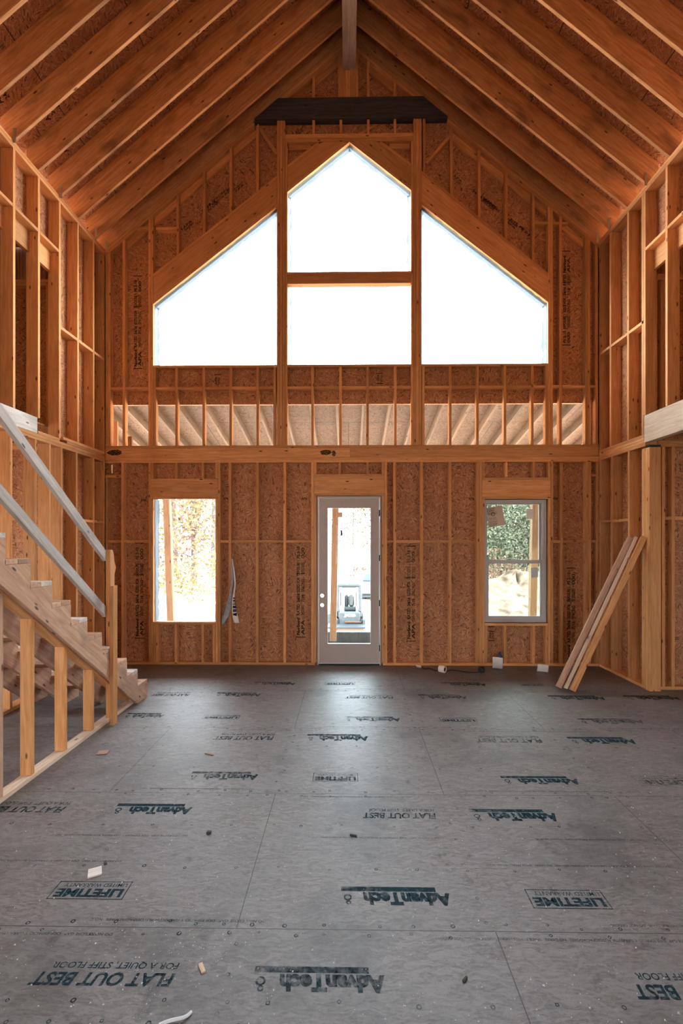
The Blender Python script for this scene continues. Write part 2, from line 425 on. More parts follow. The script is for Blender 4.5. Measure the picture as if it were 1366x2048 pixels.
# ---------------------------------------------------------------- gable wall
WB = empty('wall_back', (0, Y0, 0), kind='structure')
Zs = 4.45                                                     # sill of the high windows
LW = [(bX(306.5), Zs), (bX(553.6), Zs), (bX(553.6), bP(553.6, 413)[1]), (bX(306.5), bP(306.5, 608)[1])]
CL = [(bX(575), Zs), (bX(822), Zs), (bX(822), 5.645), (bX(575), 5.645)]
CU = [(bX(575), 5.822), (bX(822), 5.822), (bX(822), bP(822, 380)[1]), (bX(699), bP(699, 284)[1]), (bX(575), bP(575, 384)[1])]
RW = [(bX(843.5), Zs), (bX(1096), Zs), (bX(1096), bP(1096, 604)[1]), (bX(843.5), bP(843.5, 409)[1])]
W1 = (bX(306.5), bX(430.7), .635, 2.462); DR = (bX(632.5), bX(763), .0, 2.511); W2 = (bX(969.6), bX(1096), .628, 2.456)
def rc(x0, x1, z0, z1): return [(x0, z0), (x1, z0), (x1, z1), (x0, z1)]
GAP = rc(bX(221), bX(1187), 3.254, 3.887)
dv = .286*math.sqrt(1+PL*PL)
out = [(XL-.15, -.04), (XR+.15, -.04), (XR+.15, zl(XR+.15)+dv-.01), (XC, ZC+dv-.01), (XL-.15, zl(XL-.15)+dv-.01)]
sheath = slab('wall_sheathing', out, [rc(*W1), rc(DR[0], DR[1], .0, DR[3]), rc(*W2), GAP, LW, CL, CU, RW,
              rc(bX(217.3), bX(219), 2.86, 2.985)], (0, YS, 0), (1, 0, 0), (0, 0, 1), .011, 'osb', WB)
def fw(name, p0, p1, z0, z1, y0=Y0, y1=Y1, mat='wood', L=None):
    return box(name, bX(p0)+.0006, bX(p1)-.0006, y0, y1, z0, z1, mat, WB, L)
# lower storey plates and band
for a, b in ((XL, DR[0]-.02), (DR[1]+.02, XR)): box('bottom_plate', a, b, Y0, Y1, 0, T2, parent=WB)
box('top_plate', XL, XR, Y0, Y1, 3.0, 3.037, parent=WB); box('top_plate', XL, XR, Y0, Y1, 3.0385, 3.076, parent=WB)
box('band_board', XL, bX(700), Y0, Y0+T2, 3.0775, 3.215, parent=WB); box('band_board', bX(700)+.002, XR, Y0, Y0+T2, 3.0775, 3.215, parent=WB)
box('sole_plate', XL, XR, Y0, Y1, 3.2165, 3.254, parent=WB)
SW = 5.4
lowfull = [(242.2, 247.8), (297, 301.9), (436, 441), (457, 462.5), (511.5, 517), (566.6, 572), (622.3, 627.8), (768.7, 774.2), (786.6, 792),
           (840.8, 846.3), (897.4, 902.9), (953.1, 958.6), (958.8, 964.2), (1101.5, 1106.6), (1120.6, 1126), (1171.6, 1176.9), (1177.1, 1182.5), (1192.8, 1197.8)]
for a, b in lowfull: fw('stud', a, b, T2, 3.0)
fw('stud', 210.8, 216, T2, 2.782); fw('block', 210.8, 242, 2.783, 2.821, L='X'); fw('block', 1182.7, 1192.6, 2.783, 2.821, L='X')
for a, b, z0, z1 in ((302, 306.4, T2, 2.46), (430.8, 435.8, T2, 2.46), (628, 632.4, T2, 2.51), (763.2, 768.5, T2, 2.51), (964.4, 969.5, T2, 2.455), (1096.1, 1101.3, T2, 2.455)):
    fw('trimmer_stud', a, b, z0, z1)
for a, b, zz in ((302, 435.8, (2.4635, 2.49, 2.725, 2.763)), (628, 768.5, (2.5125, 2.547, 2.79, 2.828)), (964.4, 1101.3, (2.4565, 2.49, 2.733, 2.77))):
    fw('header_plate', a, b, zz[0], zz[1]-.001, L='X'); fw('window_header', a, b, zz[1], zz[2], Y0+.001, Y0+T2, L='X'); fw('header_plate', a, b, zz[2]+.001, zz[3], L='X')
    z1 = zz[3]+.001
    for c in {302: (302, 350, 403, 430.6), 628: (628, 677, 732.3, 763.2), 964.4: (964.4, 1010, 1065.2, 1096)}[a]: fw('cripple_stud', c, c+5.2, z1, 3.0)
for a, b, z0, z1, cr in ((306.5, 430.7, .597, .634, (306.6, 311.9, 349, 403, 425.2)), (969.6, 1096, .59, .627, (969.7, 1008.2, 1065, 1090.6))):
    fw('window_sill', a, b, z0, z1, L='X')
    for c in cr: fw('cripple_stud', c, c+5.1, T2, z0-.001)
occ = sorted(lowfull+[(210.8, 216)])
for (a, b), (c, d) in zip(occ, occ[1:]):
    if c-b < 3 or (b, c) in ((301.9, 436), (627.8, 768.7), (964.2, 1101.5)): continue
    fw('block', b+.1, c-.1, 1.812, 1.85, L='X')
rs = random.Random(4)
for px_, py_, rx_, rz_ in ((230, 905, .12, .05), (651, 905, .09, .045), (668, 907, .03, .05)):
    c_ = at(px_, py_, Y=Y0-.0008); n_ = 16
    lp_ = [(c_.x+rx_*math.cos(6.283*k/n_)*rs.uniform(.75, 1.1), Y0-.0008, c_.z+rz_*math.sin(6.283*k/n_)*rs.uniform(.75, 1.0)) for k in range(n_)]
    soup('stain', [(lp_, [tuple(range(n_))])], 'ink_wall', WB)
# tall studs of the gable
def gstud(name, a, b, bot, top=None, y0=Y0, y1=Y1):
    x0, x1 = bX(a)+.0006, bX(b)-.0006
    t = top or (lambda x: zl(x)-.0995)
    bt = bot if callable(bot) else (lambda x: bot)
    return xz(name, [(x0, bt(x0)), (x1, bt(x1)), (x1, t(x1)), (x0, t(x0))], y0, y1, 'wood', WB, 'Z')
def line(p, q): return lambda x: p[1]+(q[1]-p[1])*(x-p[0])/(q[0]-p[0])
LT = line(bP(306, 548), bP(553, 352)); LB = line(LW[3], LW[2]); RT = line(bP(845, 342), bP(1098, 547)); RB = line(RW[3], RW[2])
BB, BT = bP(699, 239)[1], bP(699, 198)[1]                # dark beam, bottom and top
for a, b in ((210.8, 215.9), (216.1, 221), (244.8, 250.2), (296.6, 301.4), (301.6, 306.4), (1096.1, 1101), (1101.2, 1106), (1118.6, 1124), (1170.4, 1175.4), (1175.6, 1180.7), (1191, 1196.3)):
    gstud('stud', a, b, 3.254)
for a in (352.6, 405.4, 458.8, 512): gstud('cripple_stud', a, a+5.4, lambda x: LT(x)+.001)
for a in (900.4, 956, 1010, 1064.4): gstud('cripple_stud', a, a+5.4, lambda x: RT(x)+.001)
PH0, PH1 = 7.744, 7.862
for a, b in ((553.8, 559.2), (559.4, 564.8), (565, 570.2), (826.8, 832), (832.2, 837.6), (837.8, 843.3)): gstud('post_ply', a, b, 3.254, lambda x: BB-.001)
gstud('stud', 846.2, 851, lambda x: RT(x)+.001, lambda x: BB-.001)
for a, b in ((570.4, 574.9), (822.1, 826.6)):
    for z0, z1 in ((3.254, PH0-.001),): fw('trimmer_stud', a, b, z0, z1)
lows = [350.3, 404.6, 458.6, 512.6, 546.6, 622.4, 678.3, 732.4, 788.1, 844.2, 898, 952.6, 1007.6, 1062.2, 1090.8, 306.6]
for a in lows: fw('cripple_stud', a, a+5.2, 3.254, Zs-T2-.001)
for a, b in ((306.6, 553.6), (575, 822), (843.5, 1096)): fw('window_sill', a, b, Zs-T2, Zs-.001, L='X')
occ = sorted([(a, a+5.2) for a in lows]+[(216, 221), (244.8, 250.2), (296.6, 306.4), (553.8, 574.9), (822, 843.3), (1096, 1106), (1118.6, 1124), (1170.4, 1180.7), (1191, 1196)])
for (a, b), (c, d) in zip(occ, occ[1:]):
    if c-b > 3: fw('block', b+.1, c-.1, 4.09, 4.128, L='X')
box('rim_ledger', XL, XR, Y1+.001+.011, Y1+.012+T2, 3.887, 4.12, parent=WB, mat='rafter')
# mullion between the two centre lights
fw('mullion', 575, 822, 5.646, 5.676, L='X'); fw('mullion', 575, 822, 5.677, 5.79, Y0+.002, Y0+T2, L='X'); fw('mullion', 575, 822, 5.791, 5.821, L='X')
# sloped headers over the side lights: rim, board, rim
def sloped(xa, xb, lo, hi, name='sloped_header'):
    xz('header_plate', [(xa, lo(xa)), (xb, lo(xb)), (xb, lo(xb)+.046), (xa, lo(xa)+.046)], Y0, Y1, 'wood', WB, (xb-xa, 0, lo(xb)-lo(xa)))
    xz(name, [(xa, lo(xa)+.047), (xb, lo(xb)+.047), (xb, hi(xb)-.05), (xa, hi(xa)-.05)], Y0+.002, Y0+T2, 'wood', WB, (xb-xa, 0, lo(xb)-lo(xa)))
    xz('header_plate', [(xa, hi(xa)-.049), (xb, hi(xb)-.049), (xb, hi(xb)), (xa, hi(xa))], Y0, Y1, 'wood', WB, (xb-xa, 0, hi(xb)-hi(xa)))
sloped(bX(306.6), bX(553.6), LB, LT); sloped(bX(843.5), bX(1096), RB, RT)
def center(px0, px1, lo, hi):
    x0, x1 = bX(px0), bX(px1)
    def clip(f, n=14):
        xs = [x0+(x1-x0)*i/n for i in range(n+1)]
        return [(x, min(f(x), PH0-.002)) for x in xs]
    L = (x1-x0, 0, lo(x1)-lo(x0))
    def band(f, g, ya, yb, nm):
        a, b = clip(f), clip(g)
        keep = [i for i in range(len(a)) if b[i][1]-a[i][1] > .004]
        if not keep: return
        i0, i1 = keep[0], keep[-1]
        xz(nm, a[i0:i1+1]+b[i0:i1+1][::-1], ya, yb, 'wood', WB, L, bevel=0)
    band(lo, lambda x: lo(x)+.045, Y0, Y1, 'header_plate')
    band(lambda x: lo(x)+.046, lambda x: hi(x)-.048, Y0+.002, Y0+T2, 'sloped_header')
    band(lambda x: hi(x)-.047, hi, Y0, Y1, 'header_plate')
center(575.1, 699, line(CU[4], CU[3]), line(bP(575, 330), bP(636, 283)))
center(699, 821.9, line(CU[3], CU[2]), line(bP(763.5, 283), bP(821, 325)))
fw('collar_plate', 570.4, 826.6, PH0, PH0+.058, L='X'); fw('collar_plate', 570.4, 826.6, PH0+.059, PH1, L='X')
box('nailer', bX(576), bX(622), Y0+.045, Y1, PH0-.075, PH0-.001, parent=WB); box('nailer', bX(779), bX(821), Y0+.045, Y1, PH0-.075, PH0-.001, parent=WB)
for a in (624.6, 679, 734, 787.6): fw('cripple_stud', a, a+5.2, PH1, BB-.001)
for a in (624.6, 734, 787.6): gstud('cripple_stud', a, a+5.2, lambda x: BT+.001)
# doubled rake plates either side of the dark beam, ladder boards behind them
for side in (-1, 1):
    xe = XL if side < 0 else XR
    def xof(z): return XC-(ZC-z)/PL if side < 0 else XC+(ZC-z)/PR
    for s0, s1 in ((xe, xof(BB)), (xof(BT), XC+side*.105)):
        for k in range(2):
            h0, h1 = .0495*(k)+.001, .0495*(k+1)
            xz('rake_plate', [(s0, zl(s0)-h1), (s1, zl(s1)-h1), (s1, zl(s1)-h0), (s0, zl(s0)-h0)], Y0, Y1, 'wood', WB, (s1-s0, 0, zl(s1)-zl(s0)))
gs = {-1: [250.2, 296.6, 306.4, 352.6, 358, 405.4, 410.8, 458.8, 464.2, 512], 1: [851, 900.4, 905.8, 956, 961.4, 1010, 1015.4, 1064.4, 1069.8, 1096, 1124, 1170]}
for a, b in ((250.2, 296.6), (306.4, 352.6), (358, 405.4), (410.8, 458.8), (464.2, 512), (630, 676), (739.5, 787.4), (905.8, 956), (961.4, 1010), (1015.4, 1064.4), (1069.8, 1096), (1124, 1170)):
    x0, x1 = bX(a)+.002, bX(b)-.002
    xz('ladder_board', [(x0, zl(x0)-.22), (x1, zl(x1)-.22), (x1, zl(x1)-.101), (x0, zl(x0)-.101)], Y1-T2, Y1, 'wood', WB, (x1-x0, 0, zl(x1)-zl(x0)))
for a, b, y in ((272, 296.4, 456), (311.8, 352.4, 457), (1069.8, 1096, 446), (1106.1, 1118.5, 446), (1124.1, 1136, 446)):
    z = bP(a, y)[1]; fw('block', a, b, z-.019, z+.019, L='X')
bar('brace', (*bP(519, 252)[:1], Y0+.06, bP(519, 252)[1]), (bP(552.8, 303)[0], Y0+.06, bP(552.8, 303)[1]), .038, .05, (0, 1, 0), parent=WB)
p, q = bP(903, 266), bP(852, 325); bar('brace', (p[0], Y0+.045, p[1]), (q[0], Y0+.045, q[1]), .06, .038, (0, 1, 0), parent=WB)
p, q = bP(752, 243), bP(716, 264); bar('brace', (p[0], Y0+.07, p[1]), (q[0], Y0+.07, q[1]), .03, .038, (0, 1, 0), parent=WB)
# plies that carry the ridge
for a, b, z1 in ((676, 685.4, None), (711.8, 716.4, None), (685.6, 690.8, 8.815), (691, 700.2, 8.815), (700.4, 706, 8.815), (706.2, 711.6, 8.815)):
    x0, x1 = bX(a), bX(b)
    yy = Y0+(.012 if (a, b) == (691, 700.2) else 0)
    if z1: box('ridge_post_ply', x0, x1, yy, Y1, BT+.001, z1, parent=WB)
    else: xz('ridge_post_ply', [(x0, BT+.001), (x1, BT+.001), (x1, zl(x1)-.005), (x0, zl(x0)-.005)], Y0+.004, Y1, 'wood', WB, 'Z')

# dark beam across the gable, and ridge beam
xb0, xb1 = XC-(ZC-BB)/PL, XC+(ZC-BB)/PR; xt0, xt1 = XC-(ZC-BT)/PL, XC+(ZC-BT)/PR
db = xz('collar_beam', [(xb0, BB), (xb1, BB), (xt1, BT), (xt0, BT)], Y0-.035, Y1-.002, 'dark', None, 'X', .004)
tag(db, 'dark-stained heavy timber spanning the gable wall above the high windows', 'beam')
db['kind'] = 'thing'
rb = box('ridge_beam', -.085, .108, -4.5, Y1, 8.816, 9.56, 'ridge', None, 'Y', .004)
tag(rb, 'laminated ridge beam running down the centre of the vaulted roof', 'beam'); rb['kind'] = 'thing'

# ---------------------------------------------------------------- roof: decks and rafters
def deck(side):
    P = PL if side < 0 else PR; xe = (XL-.62) if side < 0 else (XR+.62)
    n = math.sqrt(1+P*P); c, s_ = 1/n, P/n
    V = Vector((-side*c, 0, s_)); U = Vector((0, -side, 0)); W = U.cross(V)
    O = Vector((xe, 0, zl(xe)+dv))-W*.011
    Ls = abs(XC-xe)*n; ya, yb = -4.6, 7.75
    o2 = [(-side*ya, 0), (-side*yb, 0), (-side*yb, Ls), (-side*ya, Ls)]
    if side > 0: o2 = o2[::-1]
    return slab('ceiling', o2, [], O, U, V, .011, 'osb_roof')
decks = [tag(deck(-1), kind='structure'), tag(deck(1), kind='structure')]
RYL = [7.062]+[6.775-.4155*k for k in range(11)]
RYR = [7.062]+[6.765-.4165*k for k in range(11)]
ORD = ['over the gable wall', 'first', 'second', 'third', 'fourth', 'fifth', 'sixth', 'seventh', 'eighth', 'ninth', 'tenth', 'eleventh']
for side, ys in ((-1, RYL), (1, RYR)):
    nm = 'left' if side < 0 else 'right'
    for k, y in enumerate(ys):
        xe = XL if side < 0 else XR; e = EL if side < 0 else ER
        xr = -.087 if side < 0 else .110; xo = xe+side*.14
        pts = [(xr, zl(xr)+.002), (xe, e+.002), (xo, e+.002), (xo, zl(xo)+dv-.003), (xr, zl(xr)+dv-.003)]
        yy = y if k else y+.002
        r = xz('rafter', pts, yy, yy+T2, 'rafter', None, (xr-xe, 0, zl(xr)-e), .003)
        if k == 0: lab = f'shadowed {nm} slope rafter lying directly on top of the gable wall'
        else: lab = f'deep wooden rafter on the {nm} roof slope, {ORD[k]} one out from the gable wall'
        tag(r, lab, 'rafter', f'rafters of the {nm} roof slope')
        if k in (0, 1, 3, 5):
            x = xe+side*.004
            bxs = box('metal_tie', xe-side*.055, xe-side*.0, yy-.0035, yy-.0015, e-.02, e+.15, 'steel', r, 'Z', 0) if False else None
            t = soup('metal_tie', [([(xe-side*.002, yy-.003, e-.03), (xe-side*.035, yy-.003, e-.03), (xe-side*.035, yy-.003, e+.13), (xe-side*.002, yy-.003, e+.13)], [(0, 1, 2, 3)])], 'steel', r)
            t['label'] = 'galvanised hurricane tie'
            bmx = bmesh.new(); bmx.from_mesh(t.data); bmesh.ops.solidify(bmx, geom=list(bmx.faces), thickness=.002); bmx.to_mesh(t.data); bmx.free()

# ---------------------------------------------------------------- side walls
def sidewall(side):
    nm = 'left' if side < 0 else 'right'
    x0 = XL if side < 0 else XR; xo = x0+side*T6; e = EL if side < 0 else ER
    W = empty(f'wall_{nm}', (x0, 6, 0), kind='structure')
    def sb(name, y0, y1, z0, z1, xa=None, xb=None, mat='wood', L=None):
        xa = x0 if xa is None else xa; xb = xo if xb is None else xb
        return box(name, min(xa, xb), max(xa, xb), y0, y1, z0, z1, mat, W, L)
    YE = 7.058
    # sheathing, inner face at the back of the studs
    yb = 5.97; ym = YE+.09; yn = -4.5
    o = [(yb, -.04), (ym, -.04), (ym, e), (yn, e), (yn, 5.21), (yb, 5.21)]
    if side < 0:
        sh = slab('wall_sheathing', o, [], (xo-.011, 0, 0), (0, 1, 0), (0, 0, 1), .011, 'osb', W)
    else:
        sh = slab('wall_sheathing', [(-a, b) for a, b in o][::-1], [], (xo+.011, 0, 0), (0, -1, 0), (0, 0, 1), .011, 'osb', W)
    # plates under the rafters
    sb('top_plate', yn, YE, e-.0375, e, mat='wood'); sb('top_plate', yn, YE, e-.0765, e-.039)
    sb('top_plate', 5.97 if side > 0 else -4.5, YE, 3.014, 3.051); sb('top_plate', 5.97 if side > 0 else -4.5, YE, 3.0525, 3.09)
    if side < 0:
        sb('sole_plate', 5.53, 5.95, 3.0915, 3.126); sb('sole_plate', 6.10, YE, 3.0915, 3.126); sb('sole_plate', 6.02, YE, 3.1275, 3.163)
    else:
        sb('sole_plate', 6.0, YE, 3.0915, 3.126); sb('sole_plate', 6.0, YE, 3.1275, 3.163)
    # upper studs
    ups = [7.018, 6.727, 6.335, 5.93, 5.526, 5.11, 4.70, 4.29, 3.88, 3.47] if side < 0 else [7.018, 6.74, 6.316, 5.964, 5.556, 5.15, 4.74, 4.33, 3.92, 3.51]
    for y in ups:
        zb = 3.164 if y > 6.0 or side < 0 and y > 5.9 else (3.278 if side < 0 else 3.397)
        if side < 0 and 5.9 < y < 6: zb = 3.128
        if side > 0 and 5.9 < y < 6.0: zb = 3.397
        sb('stud', y, y+T2, zb, e-.078)
    if side > 0:
        sb('stud', 5.964+.0395, 5.964+.0785, 3.164, e-.078)
    else:
        sb('trimmer_stud', 5.93+.0395, 5.93+.0785, 3.164, 5.44, xa=xo-side*.05, xb=xo)
    # lower studs
    los = [7.018, 6.727, 6.304, 5.972, 5.731, 5.472, 5.064, 4.66, 4.25, 3.84, 3.43] if side < 0 else [7.018, 6.702, 6.30]
    for y in los: sb('stud', y, y+T2, T2, 3.013)
    sb('bottom_plate', 5.97 if side > 0 else 3.2, YE, 0, T2)
    def between(ys, z, lo, hi, full=True):
        ys = sorted(y for y in ys if lo <= y <= hi)
        for a, b in zip(ys, ys[1:]): sb('block', a+T2+.001, b-.001, z, z+T2, L='Y')
    between(ups, 4.512 if side < 0 else 4.55, 5.9, 7.1)
    zt = 5.449 if side < 0 else 5.43
    for a, b in zip(sorted(ups), sorted(ups)[1:]):
        if b < 5.98:
            sb('block', a+T2+.001, b-.001, zt, zt+T2, L='Y')
            sb('header', a+T2+.001, b-.001, zt-.24, zt-.001, xa=xo-side*.04, xb=xo-side*.002, L='Y')
    between(los, 2.098, 6.0 if side < 0 else 6.2, 7.1)
    return W, sh
WL, shL = sidewall(-1); WR, shR = sidewall(1)
hl = box('rim_board', XL-T2, XL, 0.6, 5.517, 3.0915, 3.276, 'grey', None, 'Y', .003)
tag(hl, 'weathered pale rim board on the left wall above the stair', 'board'); hl['kind'] = 'thing'
hr = box('header_beam', XR-.002, XR+.088, 0.6, 5.99, 3.092-.036, 3.392, 'pale', None, 'Y', .003)
tag(hr, 'deep pinkish laminated header on the right wall over the side room opening', 'beam'); hr['kind'] = 'thing'
cp = empty('corner_post', (XR, 5.9, 0), label='built-up corner post at the end of the right wall under the header', cat='post'); cp['kind'] = 'thing'
for k in range(4): box('post_ply', XR+.001, XR+T6, 5.885+.0385*k, 5.885+.0385*k+.038, .0, 2.985, 'wood', cp)
t = box('gap_strip', XR+.001, XR+T6, 5.885, 5.96, 2.987, 3.012, 'black', cp, 'X'); t['label'] = 'dark strip under the header'  # black strip filling the gap above the post plies

# ---------------------------------------------------------------- side rooms behind the open studs
def wing(side):
    nm = 'left' if side < 0 else 'right'
    xi = (XL-T6) if side < 0 else (XR+T6); xo = side*7.2
    W = empty(f'wall_{nm}_room', (xi, 6, 0), kind='structure')
    yf = 5.97 if side < 0 else 5.955
    a, b = sorted((xi+side*.013, xo))
    z1 = 5.14
    slab('wall_sheathing', [(a, -.04), (b, -.04), (b, z1), (a, z1)], [], (0, yf+T4+.011, 0), (1, 0, 0), (0, 0, 1), .011, 'osb', W)
    box('top_plate', a, b, yf, yf+T4, 3.0, 3.037, parent=W); box('top_plate', a, b, yf, yf+T4, 3.0385, 3.076, parent=W)
    box('bottom_plate', a, b, yf, yf+T4, 0, T2, parent=W)
    box('top_plate', a, b, yf, yf+T4, z1-.0765, z1-.039, parent=W); box('top_plate', a, b, yf, yf+T4, z1-.0375, z1, parent=W)
    if side > 0:
        xs = [at(1324, 1000, Y=yf).x, at(1343.5, 1000, Y=yf).x]; xs += [xs[1]+.4064*k for k in range(1, 7)]
        a0 = at(1340, 1000, Y=yf).x
        box('stud', a0-.0+.0, a0+.036, yf+.05, yf+T4, T2, 2.999, parent=W) if False else None
    else:
        xs = [xi-.013-T2]+[xi-.30-.4064*k for k in range(7)]
    for x in xs:
        box('stud', x, x+T2, yf, yf+T4, T2, 2.999, parent=W); box('stud', x, x+T2, yf, yf+T4, 3.29, z1-.078, parent=W)
    for p, q in zip(sorted(xs), sorted(xs)[1:]):
        if q-p > .06: box('block', p+T2+.001, q-.001, yf, yf+T4, 2.10, 2.138, parent=W, L='X')
    # floor above, roof, far walls
    box('upper_floor', a, b, -4.5, yf-.002, 3.262, 3.285, 'osb', W, 'X', 0)
    ys = [5.45-.4064*k for k in range(22)]
    for y in ys: box('floor_joist', a, b, y, y+T2, 3.03, 3.261, 'rafter', W, 'X')
    box('roof_deck', a, b, -4.5, yf+T4, 5.60, 5.62, 'osb_roof', W, 'X', 0)
    for y in ys[:16]: box('ceiling_joist', a, b, y, y+T2, 5.36, 5.598, 'rafter', W, 'X')
    box('upper_wall', a, b, yf+T4+.012, yf+T4+.03, z1, 5.62, 'osb', W, 'X', 0)
    win = [[(2.4, .8), (3.4, .8), (3.4, 2.3), (2.4, 2.3)], [(3.9, .8), (5.3, .8), (5.3, 2.3), (3.9, 2.3)], [(-2, .8), (.5, .8), (.5, 2.3), (-2, 2.3)]]
    if side > 0: win = win[2:]
    if side < 0: slab('outer_wall', [(-4.5, -.04), (6.07, -.04), (6.07, 5.62), (-4.5, 5.62)], win, (xo-.011, 0, 0), (0, 1, 0), (0, 0, 1), .011, 'osb', W)
    else: slab('outer_wall', [(-6.07, -.04), (4.5, -.04), (4.5, 5.62), (-6.07, 5.62)], [[(-p, q) for p, q in h] for h in win], (xo+.011, 0, 0), (0, -1, 0), (0, 0, 1), .011, 'osb', W)
    return W
wing(-1); wing(1)
# rear end of the house, behind the viewer, with an unseen opening added and sized for fill light
RO = [rc(-.5, .5, .05, 2.5)]
WBk = slab('wall_rear', [(-7.2, -.04), (7.2, -.04), (7.2, 5.62), (XR+.15, 5.62), (XR+.15, zl(XR+.15)+dv-.02), (XC, ZC+dv-.02), (XL-.15, zl(XL-.15)+dv-.02), (XL-.15, 5.62), (-7.2, 5.62)],
           RO, (0, -4.6, 0), (1, 0, 0), (0, 0, 1), .011, 'osb')
tag(WBk, kind='structure')
#==P3==
# ================================================================ DOOR AND WINDOWS
dx0, dx1 = DR[0]+.012, DR[1]-.006; dz1 = DR[3]-.012
door = empty('door_1', ((dx0+dx1)/2, Y0, 0), kind='structure')
for a, b in ((dx0, dx0+.022), (dx1-.022, dx1)): box('door_jamb', a, b, Y0-.004, Y1+.02, .0, dz1, 'door', door, bevel=.002)
box('door_jamb', dx0+.0225, dx1-.0225, Y0-.004, Y1+.02, dz1-.022, dz1, 'door', door)
box('threshold', dx0+.0225, dx1-.0225, Y0-.0, Y1+.03, .0, .022, 'machdark', door)
sx0, sx1, sz0, sz1 = dx0+.026, dx1-.026, .03, dz1-.026
gx0, gx1 = at(655.5, 1100, Y=Y0).x, at(741, 1100, Y=Y0).x; gz0, gz1 = at(698, 1287.5, Y=Y0).z, at(698, 1016, Y=Y0).z
def circ(px, py, r, n=20):
    c = at(px, py, Y=Y0); return [(c.x+r*math.cos(2*math.pi*k/n), c.z+r*math.sin(2*math.pi*k/n)) for k in range(n)]
pan = slab('door_panel', rc(sx0, sx1, sz0, sz1), [rc(gx0, gx1, gz0, gz1), circ(644.2, 1191.5, .027), circ(644.2, 1210.5, .027)], (0, Y0+.048, 0), (1, 0, 0), (0, 0, 1), .044, 'door', door)
# glazing bead round the light
for nm, r_ in (('glazing_bead', [(gx0-.018, gz0-.018), (gx1+.018, gz0-.018), (gx1+.018, gz1+.018), (gx0-.018, gz1+.018)]),):
    slab(nm, r_, [rc(gx0, gx1, gz0, gz1)], (0, Y0+.0035, 0), (1, 0, 0), (0, 0, 1), .006, 'door', pan)
box('door_glass', gx0-.001, gx1+.001, Y0+.022, Y0+.028, gz0-.001, gz1+.001, 'glass', pan, 'Z', 0)
c = at(683, 1066, Y=Y0); box('sticker', c.x-.015, c.x+.015, Y0+.018, Y0+.0215, c.z-.04, c.z+.04, 'black', pan, 'Z', 0)['label'] = 'small dark sticker on the glass'
slab('gap_light_block', [(DR[0]+.001, .001), (DR[1]-.001, .001), (DR[1]-.001, DR[3]-.001), (DR[0]+.001, DR[3]-.001)], [rc(dx0+.003, dx1-.003, .004, dz1-.003)], (0, Y0+.075, 0), (1, 0, 0), (0, 0, 1), .02, 'black', door)  # added black ring, keeps daylight from showing round the door jamb
for py in (1026, 1116, 1206, 1296):
    c = at(760, py, Y=Y0); h = lathe('hinge', [(0, -.045), (.007, -.045), (.007, .045), (0, .045)], 'black', Matrix.Translation((sx1+.004, Y0-.006, c.z)), door, 10)
    h['label'] = 'black door hinge'

def frame2d(name, x0, x1, z0, z1, wl, wr, wt, wb, y0, t, mat, parent):
    return slab(name, rc(x0, x1, z0, z1), [rc(x0+wl, x1-wr, z0+wb, z1-wt)], (0, y0+t, 0), (1, 0, 0), (0, 0, 1), t, mat, parent)
win = empty('window_2', ((W2[0]+W2[1])/2, Y0, W2[2]), kind='structure')
wx0, wx1, wz0, wz1 = at(970.5, 1100, Y=Y0).x, at(1093, 1100, Y=Y0).x, W2[2]+.012, W2[3]-.012
def zz(py): return at(1030, py, Y=Y0+.04).z
slab('gap_light_block', rc(W2[0]+.001, W2[1]-.001, W2[2]+.001, W2[3]-.001), [rc(wx0+.004, wx1-.004, wz0+.004, wz1-.004)], (0, Y0+.075, 0), (1, 0, 0), (0, 0, 1), .02, 'black', win)  # added black ring, blocks the bright line round the window frame
frame2d('window_frame', wx0, wx1, wz0, wz1, .034, .052, .045, .03, Y0+.03, .085, 'vinyl', win)
frame2d('window_frame_lip', wx0-.001, wx1+.001, wz0-.001, wz1+.001, .014, .016, .016, .014, Y0+.018, .012, 'vinyl', win)
up = frame2d('window_sash', wx0+.035, wx1-.053, zz(1126)-.01, wz1-.046, .012, .028, .018, .035, Y0+.075, .032, 'vinyl', win); up['label'] = 'upper sash'
lo = frame2d('window_sash', wx0+.035, wx1-.053, wz0+.031, zz(1120), .026, .026, .045, .055, Y0+.038, .034, 'vinyl', win); lo['label'] = 'lower sash'
box('window_glass', wx0+.045, wx1-.07, Y0+.088, Y0+.092, zz(1126), wz1-.062, 'glass_w', up, 'Z', 0)
box('window_glass', wx0+.058, wx1-.07, Y0+.052, Y0+.056, wz0+.07, zz(1127), 'glass_w', lo, 'Z', 0)
# papers stuck on the panes (things of their own)
def sheet(name, px, py, wpx, hpx, ang, y, mat, label):
    c = at(px, py, Y=y); k = y/F; w_, h_ = wpx*k/2, hpx*k/2
    ca, sa = math.cos(ang), math.sin(ang)
    q = [(c.x+u*ca-v*sa, c.z+u*sa+v*ca) for u, v in ((-w_, -h_), (w_, -h_), (w_, h_), (-w_, h_))]
    o = xz(name, q, y, y+.001, mat, None, 'Z', 0); tag(o, label, 'label'); return o, c, ca, sa
st, c, ca, sa = sheet('window_label', 991, 1033, 33, 39, .17, Y0+.083, 'cardpaper', 'tilted brown printed label in the upper left of the right window')
lab = []
def lput(s, u, v, w_, h_):
    vs, f = fit(s, u, v, w_, h_, 0); lab.append(([(c.x+a*ca-b*sa, Y0+.0822, c.z+a*sa+b*ca) for a, b, _ in vs], f))
def lrect(u, v, w_, h_): lab.append(([(c.x+a*ca-b*sa, Y0+.0822, c.z+a*sa+b*ca) for a, b, _ in rect2(u, v, w_, h_)[0]], [(0, 1, 2, 3)]))
lrect(-.115, .125, .13, .005); lput('ENERGY', -.108, .080, .11, .036); lput('PERFORMANCE', -.108, .045, .14, .028); lrect(-.11, .038, .14, .004)
